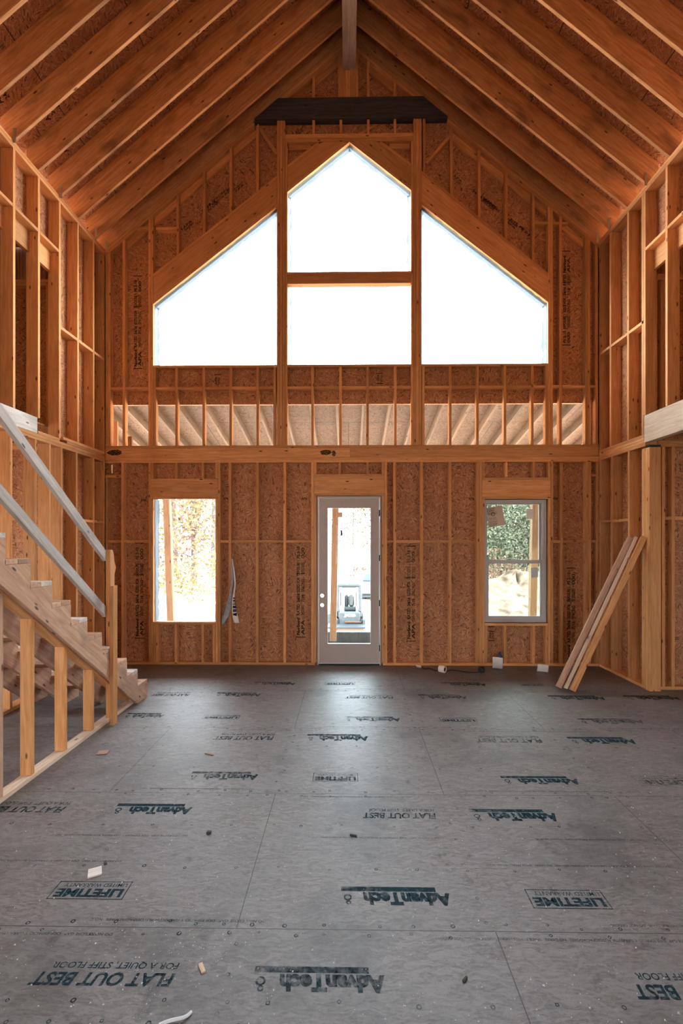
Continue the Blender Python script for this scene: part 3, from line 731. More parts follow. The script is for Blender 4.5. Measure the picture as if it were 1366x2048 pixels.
lput('0.30  0.24', -.10, -.03, .1, .025); lrect(-.11, -.045, .12, .003); lput('RATINGS', -.10, -.085, .11, .022); lrect(-.11, -.105, .12, .006); lrect(-.11, -.125, .11, .006)
lab.append(([(c.x+a*ca-b*sa, Y0+.0822, c.z+a*sa+b*ca) for a, b, _ in ring2(-.03, .04, .03, .008)[0]], ring2(0, 0, 1, .2)[1]))
soup('label_print', lab, 'ink_wall', st)
s2, *_ = sheet('paper_tag', 1060, 1028, 13, 20, -.05, Y0+.083, 'paper', 'blank cream paper tag on the upper pane at right')
s3, *_ = sheet('paper_tag', 1069, 1145, 13.5, 19.5, .04, Y0+.047, 'steel', 'grey-blue paper tag on the lower pane of the right window')
for s_ in (s2, s3): s_['category'] = 'tag'

# house wrap turned into the rough openings
def wrap(name, loop, label):
    qs = []; rnd = random.Random(len(loop)*7+int(abs(loop[0][0])*10))
    m = len(loop); cx = sum(p[0] for p in loop)/m; cz = sum(p[1] for p in loop)/m
    for i in range(m):
        a, b = Vector((loop[i][0], 0, loop[i][1])), Vector((loop[(i+1) % m][0], 0, loop[(i+1) % m][1]))
        if abs(a.z-b.z) < .02: continue
        d = (b-a); nrm = Vector((-d.z, 0, d.x)).normalized()
        if nrm.dot(Vector((cx, 0, cz))-a) < 0: nrm = -nrm
        n = max(4, int(d.length/.07)); vs = []
        for k in range(n+1):
            p = a+d*k/n; w1, w2 = rnd.uniform(.004, .012), rnd.uniform(.02, .05)
            vs += [(p+nrm*.003+Vector((0, Y0+.045+rnd.uniform(-.01, .01), 0))), (p+nrm*w1+Vector((0, YS+.004, 0))), (p+nrm*w2+Vector((0, YS+.03, 0)))]
        fs = [(3*k+j, 3*k+3+j, 3*k+4+j, 3*k+1+j) for k in range(n) for j in (0, 1)]
        qs.append((vs, fs))
    o = soup(name, qs, 'film', None, smooth=True); tag(o, label, 'house wrap'); return o
wrap('house_wrap', LW, 'crinkled white house wrap lining the left high window opening')
wrap('house_wrap', CU, 'crinkled white house wrap lining the peaked centre window opening')
wrap('house_wrap', [CL[3], CL[0], (CL[0][0]+.004, CL[0][1])], 'thin white house wrap along the left side of the lower centre high opening')
wrap('house_wrap', RW, 'crinkled white house wrap lining the right high window opening')
wrap('house_wrap', rc(*W1), 'white house wrap hanging along the jambs of the empty left window opening')

# ================================================================ STAIR
run, rise = .259, .1873; NT = 16
def nose(i): return 5.608-run*i
def tz(i): return .206+rise*i
sc_ = empty('staircase', (-2.95, 5.0, 0), label='open rough timber staircase climbing towards the viewer along the left wall', cat='staircase')
sc_['kind'] = 'thing'
def stringer(x0):
    pts = [(nose(0), .001)]
    for i in range(NT): pts += [(nose(i), tz(i)-T2), (nose(i+1), tz(i)-T2)]
    yt = nose(NT); pts += [(yt, (5.35-yt)*.723), (5.35, .001)]
    return prism('stringer', [(x0, y, z) for y, z in pts], (T2, 0, 0), 'stair', sc_, (0, -1, .723), .0025)
for x in (-2.413, -2.83, -3.23, -3.602): stringer(x)
for i in range(NT):
    y = nose(i)
    a = box('tread', -3.60, -2.377, y-.135, y, tz(i)-T2+.001, tz(i), 'grey' if i % 2 else 'stair', sc_, 'X', .003)
    b = box('tread', -3.60, -2.375, y-.272, y-.139, tz(i)-T2+.001, tz(i)-.001, 'stair', sc_, 'X', .003)
gd = empty('stair_wall', (-2.47, 4.5, 0), label='low stud wall with two slanting rails beside the open stair', cat='railing'); gd['kind'] = 'thing'
box('bottom_plate', -2.515, -2.426, 1.6, 5.39, 0.0, T2, 'pale', gd, 'Y', .003)
for y in (2.30, 2.76, 3.20, 3.618, 4.047, 4.483):
    zt = (5.35-y)*.723+.03
    prism('stud', [(-2.515, y, T2), (-2.515, y+T2, T2), (-2.515, y+T2, zt-T2*.723-.043), (-2.515, y, zt-.043)], (.089, 0, 0), 'stair' if int(y*10) % 2 else 'wood', gd, 'Z', .003)
box('stud', -2.515, -2.426, 3.285, 3.32, T2, 1.47, 'stair', gd)
p0, p1 = Vector((-2.515, 5.33, .0)), None
xz_ = [(5.25, (5.35-5.25)*.723+.035), (1.7, (5.35-1.7)*.723+.035), (1.7, (5.35-1.7)*.723-.012), (5.25, (5.35-5.25)*.723-.012)]
prism('slanted_plate', [(-2.515, y, z) for y, z in xz_], (.089, 0, 0), 'wood', gd, (0, -1, .723), .002)
# newel: broken-off tall stick and a shorter one in front
chip = [(4.81, 0.04), (4.81, 1.745), (4.86, 1.745), (4.885, 1.70), (4.90, 1.62), (4.93, 1.56), (4.90, 1.49), (4.90, .04)]
n1 = prism('newel', [(-2.462, y, z) for y, z in chip], (.045, 0, 0), 'wood', gd, 'Z', .002); n1['label'] = 'tall newel stud with a splintered edge'
n2 = box('newel', -2.372, -2.334, 4.703, 4.792, 0, 1.388, 'wood', gd, 'Z', .003); n2['label'] = 'short newel stud outside the stringer'
for zt, za in ((2.822, 1.744), (2.252, 1.177)):
    sl = (zt-za)/(4.8-3.325); ya, yb = 4.808, 1.55
    z_a = za-sl*.008+.0; z_b = za+sl*(4.8-yb); vt = .109
    r = prism('handrail', [(-2.495, ya, z_a), (-2.495, yb, z_b), (-2.495, yb, z_b-vt), (-2.495, ya, z_a-vt)], (T2, 0, 0), 'grey', gd, (0, -1, sl), .004)
    r['label'] = 'pine upper rail, bluish light in its grey tone' if zt > 2.5 else 'pine lower rail, bluish light in its grey tone'  # fresh pine; the grey board colour holds the bluish light on it

# ================================================================ LOOSE THINGS INSIDE
def lean(a, b, w_, t_, mat, label):
    o = bar('leaning_board', a, b, w_, t_, (1, -.3, 0), mat, None, .003); tag(o, label, 'board', 'boards leaning by the corner post'); return o
lean((2.605, 5.965, .022), (3.575, 6.12, 1.872),   .062, .085, 'stair', 'leftmost of the boards leaning against the right wall, reddish brown')
lean((2.672, 5.925, .022), (3.635, 6.10, 1.88),   .040, .085, 'pale', 'thin pale middle leaning board squeezed between two wider boards')
lean((2.712, 5.83, .022), (3.668, 5.99, 1.882),   .062, .085, 'wood', 'rightmost and nearest of the boards leaning against the corner post')

# torn flashing strips hanging from a nail beside the left window
def ribbon(name, path, mat, label, cat, parent=None):
    """path: (px, py, half width px, y offset)"""
    n = 26
    def f(u, v):
        t = u*(len(path)-1); i = min(int(t), len(path)-2); s = t-i; a, b = path[i], path[i+1]
        px, py, hw, yo = [a[k]+(b[k]-a[k])*s for k in range(4)]
        p = at(px+(v-.5)*2*hw, py, Y=Y0-.012+yo+.008*math.sin(v*3.1+u*9)); return p
    o = grid_mesh(name, n, 6, f, mat, parent, .0012)
    if label: tag(o, label, cat)
    return o
ribbon('flashing_strip', [(463.8, 1117, 1.2, 0), (463.6, 1140, 2.0, -.004), (464.3, 1165, 2.4, -.01), (461, 1190, 2.6, -.02), (456.5, 1215, 5, -.03), (450.5, 1235, 6, -.035), (445.5, 1249, 2, -.03)], 'tape',
       'long grey strip of torn flashing tape hanging from a stud, flared tail', 'tape')
rb1 = ribbon('flashing_strip', [(464.5, 1118, 1, -.016), (468, 1142, 1.5, -.018), (470.5, 1168, 1.6, -.02), (468.5, 1186, 1.7, -.022), (466.5, 1200, 2.6, -.024), (468, 1220, 4.4, -.026), (471.5, 1238, 6, -.028), (474, 1246, 5, -.03)], 'paper',
       'white printed flashing strip with blue lettering hanging beside the grey one', 'tape')
wl = []
for ch, py, sz in zip('WINDOW', (1235, 1227, 1219.5, 1212.5, 1206.5, 1201), (7.5, 6.6, 6, 5.2, 4.6, 4)):
    v, f = fit(ch, -.5, -.5, 1, 1, -math.pi/2, 0, .02); c = at(467.2+(py-1200)*.07, py-3, Y=Y0-.065); k = sz*Y0/F
    v = [((a+.5-.0)*1, (b)*1) for a, b, _ in fit(ch, 0, 0, 1, 1)[0]]
    wl.append(([(c.x+(y_-.5)*k, c.y, c.z+(x_-.5)*k*.85) for x_, y_ in v], f))
soup('lettering', wl, 'blue', rb1)
# scraps along the foot of the gable wall
def roll(name, px, py, r, l, yaw, mat, label, cat):
    c = at(px, py, Z=r); e_ = empty(name, (c.x, c.y, 0), label=label, cat=cat)
    w_ = Matrix.Translation((c.x, c.y, r)) @ Matrix.Rotation(yaw, 4, 'Z') @ Matrix.Rotation(math.pi/2, 4, 'Y')
    lathe('outer_wrap', [(r*.62, -l/2), (r*.98, -l/2), (r, -l/2+.003), (r, l/2-.003), (r*.98, l/2), (r*.62, l/2)], mat, w_, e_, 24)
    lathe('core', [(r*.60, -l/2+.004), (r*.3, -l/2+.01), (r*.3, l/2-.01), (r*.60, l/2-.004)], 'machdark', w_, e_, 24)
    return e_
roll('paper_cup', 884.5, 1338, .048, .085, -.7, 'paper', 'small white roll lying on its side, dark end towards the viewer', 'roll')
roll('tape_roll', 963, 1339, .042, .06, .3, 'machdark', 'dark empty tape roll on the floor beneath the double stud', 'roll')
def curl(name, px, py, w_, h_, bend, label, mat='paper', yaw=0):
    c = at(px, py, Z=0)
    def f(u, v):
        a = (u-.5)*w_; z = v*h_; return Vector((c.x+a*math.cos(yaw)+bend*.5*(1-v)**2*.3, c.y-bend*math.sin(v*1.7)*.7+a*math.sin(yaw)+.03*math.cos(u*3), .003+z))
    o = grid_mesh(name, 8, 10, f, mat, None, .002); tag(o, label, 'paper scrap'); return o
curl('paper_scrap', 992, 1338, .13, .185, .12, 'tall bent sheet of white paper standing against the wall below the right window')
curl('paper_scrap', 1084, 1344, .13, .11, .05, 'square white paper scrap near the leaning boards')
curl('paper_scrap', 836, 1336, .07, .05, .07, 'little pale crumpled paper at the foot of the wall right of the door')
b_ = lathe('bottle', [(0, 0), (.032, .002), (.034, .01), (.034, .10), (.018, .135), (.014, .14), (.014, .155), (0, .156)], 'blueplastic', Matrix.Translation((at(1004, 1325, Y=Y0-.06).x, Y0-.06, 0.04)) , None, 20)
b_.matrix_basis = Matrix.Translation((at(1004, 1325, Y=Y0-.06).x, Y0+.045, T2)); tag(b_, 'dark blue plastic bottle standing behind the bent white paper', 'bottle')
# cable / dark strap on the floor
cu = bpy.data.curves.new('cable', 'CURVE'); cu.dimensions = '3D'; cu.bevel_depth = .007; sp = cu.splines.new('POLY')
pts = [at(px, py, Z=.008) for px, py in ((842, 1334), (850, 1337), (858, 1336), (868, 1340), (876, 1342), (890, 1344), (900, 1340), (915, 1341), (930, 1344), (946, 1345), (962, 1344))]
sp.points.add(len(pts)-1)
for q, p in zip(sp.points, pts): q.co = (*p, 1)
ob = tomesh('cable', cu, 'machdark'); tag(ob, 'thin black cable lying along the floor between the paper roll and tape roll', 'cable')
# bigger chips lying about
def chipb(name, px, py, w_, d_, yaw, mat, label, t=.008):
    c = at(px, py, Z=0); d = Vector((math.cos(yaw), math.sin(yaw), 0)); e = Vector((-d.y, d.x, 0))
    q = [c-d*w_/2-e*d_/2, c+d*w_/2-e*d_*.45, c+d*w_*.46+e*d_/2, c-d*w_/2+e*d_*.48]
    o = prism(name, [tuple(x+Vector((0, 0, .0005))) for x in q], (0, 0, t), mat, None, tuple(d), .001); tag(o, label, 'wood scrap'); return o
chipb('wood_scrap', 206.5, 1506, .088, .075, .1, 'ply', 'square orange-brown board scrap on the floor beside the stair wall')
chipb('wood_scrap', 190, 1746, .07, .075, .45, 'grey', 'grey wood offcut with a pointed end behind the left LIFETIME stamp')
chipb('wood_scrap', 419, 1509, .09, .012, -.35, 'ply', 'thin brown stick lying in the left middle of the floor')
chipb('wood_scrap', 404, 1938, .05, .018, -1.0, 'pale', 'pale splinter among the crumbs in front')
chipb('wood_scrap', 707, 1672, .045, .012, -.3, 'chip', 'dark splinter in the middle of the floor behind the centre logo')
chipb('wood_scrap', 211, 1727, .03, .012, -1.0, 'chip', 'small black curved sliver beside the grey offcut')
chipb('wood_scrap', 418, 1667, .03, .02, 0, 'chip', 'black lump lying alone on the left side of the floor', .014)
chipb('wood_scrap', 930, 1960, .03, .01, .8, 'chip', 'black splinter right of the nearest logo')
# curled shaving at the very front
cu = bpy.data.curves.new('wood_shaving', 'CURVE'); cu.dimensions = '3D'; cu.bevel_depth = .006; sp = cu.splines.new('NURBS')
pts = [at(px, py, Z=z) for px, py, z in ((318, 2050, .004), (335, 2042, .008), (352, 2038, .012), (366, 2036, .012), (378, 2030, .008), (382, 2024, .004))]
sp.points.add(len(pts)-1); sp.use_endpoint_u = True
for q, p in zip(sp.points, pts): q.co = (*p, 1)
ob = tomesh('wood_shaving', cu, 'dust'); tag(ob, 'pale curled shaving on the floor at the very front', 'wood shaving')
# crumbs: nobody could count them
rd = random.Random(3); cr = []
def crumb(x, y, s):
    a = rd.random()*6.28; q = [Vector((x+s*math.cos(a+k*2.1)*rd.uniform(.6, 1.3), y+s*math.sin(a+k*2.1)*rd.uniform(.6, 1.3), .0008)) for k in range(3)]
    cr.append((q+[Vector((x, y, s*1.1))], [(0, 1, 3), (1, 2, 3), (2, 0, 3), (0, 2, 1)]))
for k in range(2300):
    y = 1.15+abs(rd.gauss(0, 1))*1.6; x = rd.uniform(-2.2, 3.2)
    if y > 6.9 or abs(x) > y*.78+.3: continue
    crumb(x, y, rd.choice((.0016, .002, .0024, .003, .0035, .005)))
for k in range(260):
    p = at(rd.gauss(370, 80), rd.gauss(1890, 75), Z=0); crumb(p.x, p.y, rd.choice((.0012, .0018, .0026, .004)))
cr_ = soup('crumbs', cr, 'dust'); tag(cr_, 'tiny pale crumbs and sawdust scattered all over the subfloor', 'crumbs', kind='stuff')

# ================================================================ STAMPS
def mirrored_sheet(items, name, host, z, mat):
    """items are in the host's local XY"""
    world = WM[host] @ Matrix.Translation((0, 0, z)); return soup(name, items, mat, host, world)
fl = []
PI = math.pi
def fz(px, py): p = at(px, py, Z=0); return p.x, p.y
def logo(px0, px1, py_far, py_near):
    """reads from the far side of the room: AdvanTech under a bar (bar lies farther away)"""
    x1, y1 = fz(px1, py_near); x0, yf = fz(px0, py_far); x1b = fz(px1, (py_far+py_near)/2)[0]; x0b = fz(px0, (py_far+py_near)/2)[0]
    w_ = x1b-x0b; h = max(.07, (yf-y1)); bh = h*.26
    fl.append(rect2(x0b, yf-bh, w_*.88, bh))
    v, f = fit('AdvanTech', x1b, y1+h*.70, w_*.80, h*.70, PI, -.1, .06); fl.append((v, f))
    fl.append(ring2(x0b+.035, y1+h*.4, .022, .009, 10)); fl.append(ring2(x0b+.04, y1+h*.12, .014, .007, 10))
def flat(px0, px1, py_far, py_near):
    xm = (py_far+py_near)/2; x0, x1 = fz(px0, xm)[0], fz(px1, xm)[0]; y0, y1 = fz(px0, py_near)[1], fz(px0, py_far)[1]
    h = y1-y0; fl.append(fit('FLAT OUT BEST', x1, y0+h*.55, (x1-x0)*.93, h*.52, PI, .12, .03)); fl.append(fit('FOR A QUIET, STIFF FLOOR', x1-.0, y1, (x1-x0)*.85, h*.3, PI, .08, .012))
def life(px0, px1, py_far, py_near):
    xm = (py_far+py_near)/2; x0, x1 = fz(px0, xm)[0], fz(px1, xm)[0]; y0, y1 = fz(px0, py_near)[1], fz(px0, py_far)[1]
    h = y1-y0; t = .005; w_ = x1-x0
    for r in ((x0, y0, w_, t), (x0, y1-t, w_, t), (x0, y0, t, h), (x1-t, y0, t, h)): fl.append(rect2(*r))
    fl.append(fit('LIFETIME', x1-w_*.05, y0+h*.58, w_*.9, h*.46, PI, .0, .045)); fl.append(fit('LIMITED WARRANTY', x1-w_*.05, y0+h*.88, w_*.85, h*.2, PI, 0, .004))
for a in ((505, 770, 1932, 1987), (682, 900, 1773, 1812), (943, 1112, 1618, 1643), (228, 384, 1607, 1629), (380, 516, 1543, 1560), (1005, 1156, 1552, 1569), (614, 736, 1468, 1482),
          (1140, 1268, 1474, 1488), (432, 522, 1385, 1393), (690, 800, 1433, 1443), (1160, 1285, 1437, 1448), (838, 933, 1389, 1398), (1100, 1208, 1391, 1400), (1253, 1357, 1391, 1400), (507, 591, 1364, 1370), (883, 971, 1365, 1372), (250, 328, 1426, 1436)): logo(*a)
for a in ((50, 352, 1920, 1972), (1240, 1540, 1943, 2001), (714, 870, 1616, 1637), (-40, 134, 1602, 1625), (421, 548, 1466, 1480), (941, 1080, 1471, 1485), (683, 786, 1390, 1397), (300, 380, 1384, 1392), (-300, -20, 1700, 1730)): flat(*a)
for a in ((107, 256, 1762, 1798), (1058, 1212, 1779, 1817), (626, 716, 1546, 1563), (1273, 1372, 1552, 1571), (880, 952, 1435, 1444), (406, 479, 1430, 1438), (650, 710, 1364, 1370), (1040, 1085, 1367, 1372)): life(*a)
smalls = 'DO NOT CLOSE GAP.  DEJE ESPACIO Y GARANTIA AUTOESPACIADORES.  NO CIERRE.  SPACE PANELS PER INSTRUCTIONS.  DO NOT GROOVE'
for y, xs in ((2.205, (-2.0, .75)), (2.292, (-1.3, 1.6)), (3.42, (-.4, 2.4)), (3.515, (-1.6, 1.2)), (4.62, (-1.2, 1.5)), (2.95, (-1.9, -.3, 1.5)), (4.71, (0.1, 2.8)), (2.71, (-2.2, .9, 2.6)), (5.84, (-.9, 1.9)), (5.93, (.3,))):
    for x in xs: fl.append(fit(smalls if (x > 0) else smalls[:66], x+.9, y+.014, 1.25 if x > 0 else .85, .019, PI, 0, .004))
rm = random.Random(11)
def marks(y, x0, x1, st_):
    x = x0
    while x < x1:
        k = rm.random(); r = rm.uniform(.008, .012); xx = x+rm.uniform(-.02, .02); yy = y+rm.uniform(-.012, .012)
        fl.append(ring2(xx, yy, r, r*.45, 4 if k < .4 else 10, .78 if k < .3 else 0)); x += st_*rm.choice((.7, 1, 1, 1.3))
for y in (2.25, 3.465, 4.675, 5.885):
    marks(y+.03, -2.2, 3.4, .2); marks(y-.03, -2.2, 3.4, .2)
for y in (1.89, 2.67, 3.07, 3.86, 4.27, 1.80): marks(y, -2.2, 3.4, .26)
for x, a, b in ((.68, 2.3, 3.4), (-.53, 3.5, 4.6), (1.92, 3.5, 4.6), (.67, 4.7, 5.8), (3.1, 4.7, 5.8), (-1.76, 4.7, 5.8), (1.92, 1.1, 2.2), (-.53, 1.1, 2.2)):
    y = a
    while y < b: fl.append(ring2(x+rm.choice((-.02, .02)), y, .010, .005, 8)); y += rm.uniform(.13, .2)
fl.append(rect2(.705, 2.68, .18, .004)); fl.append(rect2(.0, 2.69, .002, .03))
fp = mirrored_sheet(fl, 'floor_print', floor, .0208, 'ink_floor')

# black stamps on the strand board
wt = []; wt2 = []
def wq(v2f, dst): dst.append(v2f)
def column(px, y_top, y_bot, dst, words, wpx=16):
    """stamp running up the board; px = its left edge in the photo"""
    k = (Y1)/F; a = at(px, y_bot, Y=Y1); b = at(px, y_top, Y=Y1); L_ = b.z-a.z; wd = wpx*k
    t = .012
    dst.append(rect2(a.x-.01, a.z, wd+.02, t)); dst.append(rect2(a.x-.01, b.z, wd+.02, t)); dst.append(rect2(a.x-.01, a.z+L_*.67, wd+.02, t*.8))
    z = a.z+.04
    for s, f1, off in words:
        l = f1*L_
        if '|' in s:
            u, v = s.split('|'); dst.append(fit(u, a.x+wd*.42, z, l*.9, wd*.4, PI/2, 0, off)); dst.append(fit(v, a.x+wd, z, l*.8, wd*.42, PI/2, 0, off*.6))
        else: dst.append(fit(s, a.x+wd*.5, z, l*.9, wd*.5, PI/2, 0, off))
        z += l+.01
W_ = [('Norbord|APA', .2, .05), ('RATED|SHEATHING', .13, .035), ('24/16|7/16', .1, .05), ('SIZED FOR|SPACING', .17, .04), ('EXPOSURE 1|THE ENGINEERED', .17, .035), ('PS 2-10|000', .14, .03)]
column(271, 1087, 1277, wt, W_); column(593, 1085, 1275, wt, W_); column(814, 1093, 1283, wt, W_); column(1134, 1137, 1330, wt, W_)
column(268, 553, 738, wt, W_, 15); column(1126, 503, 691, wt, W_[::-1], 14)
column(430, 738, 775, wt, [('APA|RATED', .5, .03)], 10); column(754, 738, 768, wt, [('APA|7/16', .5, .03)], 11); column(978, 1254, 1282, wt, [('APA|7/16', .5, .03)], 10)
def slanted(px, py, ang, words, h=.06, L_=.7):
    c = at(px, py, Y=Y1); ca, sa = math.cos(ang), math.sin(ang); u = 0
    for s in words:
        l = len(s)*.028*h/.06
        if '|' in s:
            p, q = s.split('|'); wt.append(fit(p, c.x+u*ca, c.z+u*sa, l*.5, h*.45, ang, 0, .02)); wt.append(fit(q, c.x+u*ca+h*.5*sa, c.z+u*sa-h*.5*ca, l*.5, h*.4, ang, 0, .02))
        else: wt.append(fit(s, c.x+u*ca, c.z+u*sa, l, h*.5, ang, 0, .03))
        u += l+.03
    wt.append(rect2(c.x-.03*ca, c.z-.03*sa, .008, h*1.3, ang)); wt.append(rect2(c.x+u*ca, c.z+u*sa, .008, h*1.3, ang))
slanted(368, 458, .72, ['APA|RATED', '24/16', 'SPACING|EXPOSURE'], .08); slanted(415, 420, .72, ['7/16|PS 2-10', '000'], .07); slanted(468, 382, .72, ['Norbord|APA'], .07)
slanted(905, 352, -.68, ['APA|RATED', '24/16', 'EXPOSURE'], .08); slanted(964, 397, -.68, ['SIZED|SPACING', '7/16', 'PS 2-10'], .08); slanted(1014, 440, -.68, ['Norbord|APA'], .07)
slanted(592, 268, .62, ['APA|24/16', '7/16'], .06); slanted(772, 247, -.7, ['24/16|APA', '7/16'], .06); slanted(718, 182, .7, ['APA|7/16', '000'], .05)
for px, py in ((282, 1003), (446, 1000), (603, 1000), (781, 1003), (937, 1000), (1105, 1000)): wt.append(fit('APA', *[at(px, py, Y=Y1)[i] for i in (0, 2)], .085, .04, 0, 0, .03)); 
mirrored_sheet(wt, 'sheathing_print', sheath, .0118, 'ink_wall')
for dk, ys in ((decks[0], RYL), (decks[1], RYR)):
    it = []; side = -1 if dk is decks[0] else 1; rr = random.Random(5+side)
    for k in range(1, len(ys)-1):
        yc = (ys[k]+T2+ys[k-1])/2 if k > 1 else (ys[1]+ys[0])/2+.02
        for base in (.75, 3.2):
            u = base+rr.uniform(-.25, .35); xx = -side*yc
            for q, s in enumerate(('APA', '24/16', 'PS 2-10')[:rr.choice((2, 3))]):
                it.append(fit(s, xx+.13-.26*rr.random()*.3, u+q*.085, .16-.03*q, .055, PI, 0, .03))
    mirrored_sheet(it, 'roof_print', dk, .0118, 'ink_wall')

# ================================================================ PORCH
pr = empty('lean_to', (0, YS, 3.9), label='lean-to porch roof of bare rafters seen through the gap below the high windows', cat='porch roof'); pr['kind'] = 'thing'
PS = .20; pz = lambda y: 3.887-PS*(y-(YS+T2))
ya, yb = YS+T2+.002, 9.95
for k in range(-5, 23):
    px = 222+53.6*k+20; x = at(px, 814, Y=ya).x
    prism('rafter', [(x, ya, pz(ya)), (x, yb, pz(yb)), (x, yb, pz(yb)+.143), (x, ya, pz(ya)+.143)], (T2, 0, 0), 'porch', pr, (0, 1, -PS), .002)
slab('roof_deck', [(-6.2, 0), (6.2, 0), (6.2, 2.95), (-6.2, 2.95)][::-1], [], (0, ya, pz(ya)+.157), (-1, 0, 0), (0, 1, -PS), .012, 'osb_porch', pr)
box('porch_beam', -6.1, 6.1, 9.55, 9.69, pz(9.62)-.26, pz(9.69)-.002, 'postw', pr, 'X')
for a, z1 in ((223, 3.66), (252, 3.43), (1183, 3.6), (1166, 3.5)):
    p = at(a, 860, Y=YS+.08); box('short_post', p.x, p.x+.10, YS+.055, YS+.095, 3.078, z1, 'rafter', pr)
GZ = -.45
def post(pt_, pb, name, label):
    a = at(pb[0], pb[1], Y=9.62); b = at(pt_[0], pt_[1], Y=9.62)
    s_ = (b.x-a.x)/(b.z-a.z); zb, zt = -.17, pz(9.62)-.262
    o = bar(name, (a.x+(zb-a.z)*s_, 9.62, zb), (a.x+(zt-a.z)*s_, 9.62, zt), .13, .13, (1, 0, 0), 'postw', None, .004); tag(o, label, 'post'); o['kind'] = 'thing'
    return o, a, b
post((334, 1000), (342.5, 1243), 'porch_post', 'leaning porch post seen through the empty left window opening')
o, a, b = post((671, 1016), (666, 1280), 'porch_post', 'porch post seen through the glass door')
post((1069.5, 1010), (1064.5, 1235), 'porch_post', 'porch post seen through the right window')
c = at(679, 1029, Y=9.5); box('wood_block', c.x-.065, c.x+.06, 9.50, 9.55, c.z-.055, c.z+.045, 'ply', None, 'X')
bpy.data.objects['wood_block']['label'] = 'short brown block nailed to the porch post behind the door'; bpy.data.objects['wood_block']['category'] = 'wood block'
bw = box('block_wall', -4.2, 4.2, 9.75, 9.95, -.60, -.02, 'block', None, 'X', .01); tag(bw, 'low grey concrete block wall edging the porch, beyond the door', 'wall'); bw['kind'] = 'thing'
jl = []
for r_ in range(3):
    zc = -.02-.2*r_
    jl.append(([(-4.2, 9.7485, zc-.2), (4.2, 9.7485, zc-.2), (4.2, 9.7485, zc-.19), (-4.2, 9.7485, zc-.19)], [(0, 1, 2, 3)]))
    for k in range(21):
        x = -4.2+.4*k+(.2 if r_ % 2 else 0); jl.append(([(x, 9.7485, zc-.2), (x+.01, 9.7485, zc-.2), (x+.01, 9.7485, zc), (x, 9.7485, zc)], [(0, 1, 2, 3)]))
soup('mortar_joint', jl, 'gravel', bw)
pf = box('floor_porch', -4.2, 4.2, 7.175, 9.74, -.45, -.24, 'gravel', None, 'X', 0); tag(pf, kind='structure')
ft = box('wall_foundation', -3.9, 3.9, 7.0, 7.17, -1.2, -.022, 'block', None, 'X', 0); tag(ft, kind='structure')

# ================================================================ OUTSIDE
def gz(x, y):
    if y < 12: z = -.45
    elif y < 20: z = -.45-1.75*((y-12)/8)**1.2
    elif y < 28: z = -2.2
    elif y < 55: z = -2.2+3.2*((y-28)/27)**1.3
    else: z = 1.0+(y-55)*.06
    left = max(0, min(1, (-x-1)/8)); right = max(0, min(1, (x-2)/6))
    z2 = -.45-(max(0, y-12))*.012
    z = z+(z2-z)*max(left, right*.9) if y < 55 else z
    return z+.05*math.sin(x*1.3+y*.7)+.04*math.sin(x*.6-y*1.1)
def gf(u, v):
    y = 7.0+(90-7.0)*v**1.6; x = (u-.5)*2*(20+y); return Vector((x, y, gz(x, y) if y > 10.3 else -.62))
grd = grid_mesh('ground', 70, 60, gf, 'ground'); tag(grd, kind='structure')
gr2 = box('ground', -40, 40, -40, 6.9, -.75, -.62, 'ground', None, 'X', 0); tag(gr2, kind='structure')

def leaves(n, cx, cy, cz, rx, ry, rz, size, rnd, top=None):
    q = []
    cl = [(rnd.gauss(0, .45), rnd.gauss(0, .45), rnd.gauss(0, .45)) for _ in range(14)]
    for _ in range(n):
        c = rnd.choice(cl); a = (c[0]+rnd.gauss(0, .24), c[1]+rnd.gauss(0, .24), c[2]+rnd.gauss(0, .22))
        p = Vector((cx+a[0]*rx, cy+a[1]*ry, cz+a[2]*rz)); s = size*rnd.uniform(.5, 1.3)
        if top is not None and p.z > top: p.z = top-abs(p.z-top)
        d = Vector((rnd.gauss(0, 1), rnd.gauss(0, 1), rnd.gauss(0, 1))).normalized(); e = d.orthogonal().normalized()
        e = (Matrix.Rotation(rnd.random()*6.28, 3, d) @ e); f = d.cross(e)
        q.append(([p-e*s, p+f*s*.45, p+e*s, p-f*s*.45], [(0, 1, 2, 3)]))
    return q
def tree(px, Y, h, cr, mat, label, rnd, crown0=.25, n=1500, size=.16, trunk=.16, grp='trees beyond the yard'):
    x = at(px, 1083, Y=Y).x; z = gz(x, Y)
    e_ = empty('tree', (x, Y, z), label=label, cat='tree', group=grp)
    w_ = Matrix.Translation((x, Y, z-.2)) @ Matrix.Rotation(rnd.uniform(-.03, .03), 4, 'Y')
    lathe('trunk', [(trunk*1.25, 0), (trunk, .6), (trunk*.8, h*.5), (trunk*.35, h*.95), (.01, h)], 'bark', w_, e_, 10)
    br = []
    for k in range(9):
        a = rnd.random()*6.28; zz_ = h*(crown0+.08*k); L_ = cr*rnd.uniform(.5, .9); p = Vector((x, Y, z+zz_)); q_ = p+Vector((math.cos(a)*L_, math.sin(a)*L_, L_*.45)); t = trunk*.28
        for s in ((t, 0), (0, t)):
            br.append(([p+Vector((s[0], 0, s[1])), q_+Vector((s[0], 0, s[1]))*.3, q_-Vector((s[0], 0, s[1]))*.3, p-Vector((s[0], 0, s[1]))], [(0, 1, 2, 3)]))
    soup('branches', br, 'bark', e_)
    soup('crown', leaves(n, x, Y, z+h*(crown0+1)/2, cr, cr, h*(1-crown0)*.62, size, rnd, z+h), mat, e_)
rt = random.Random(21)
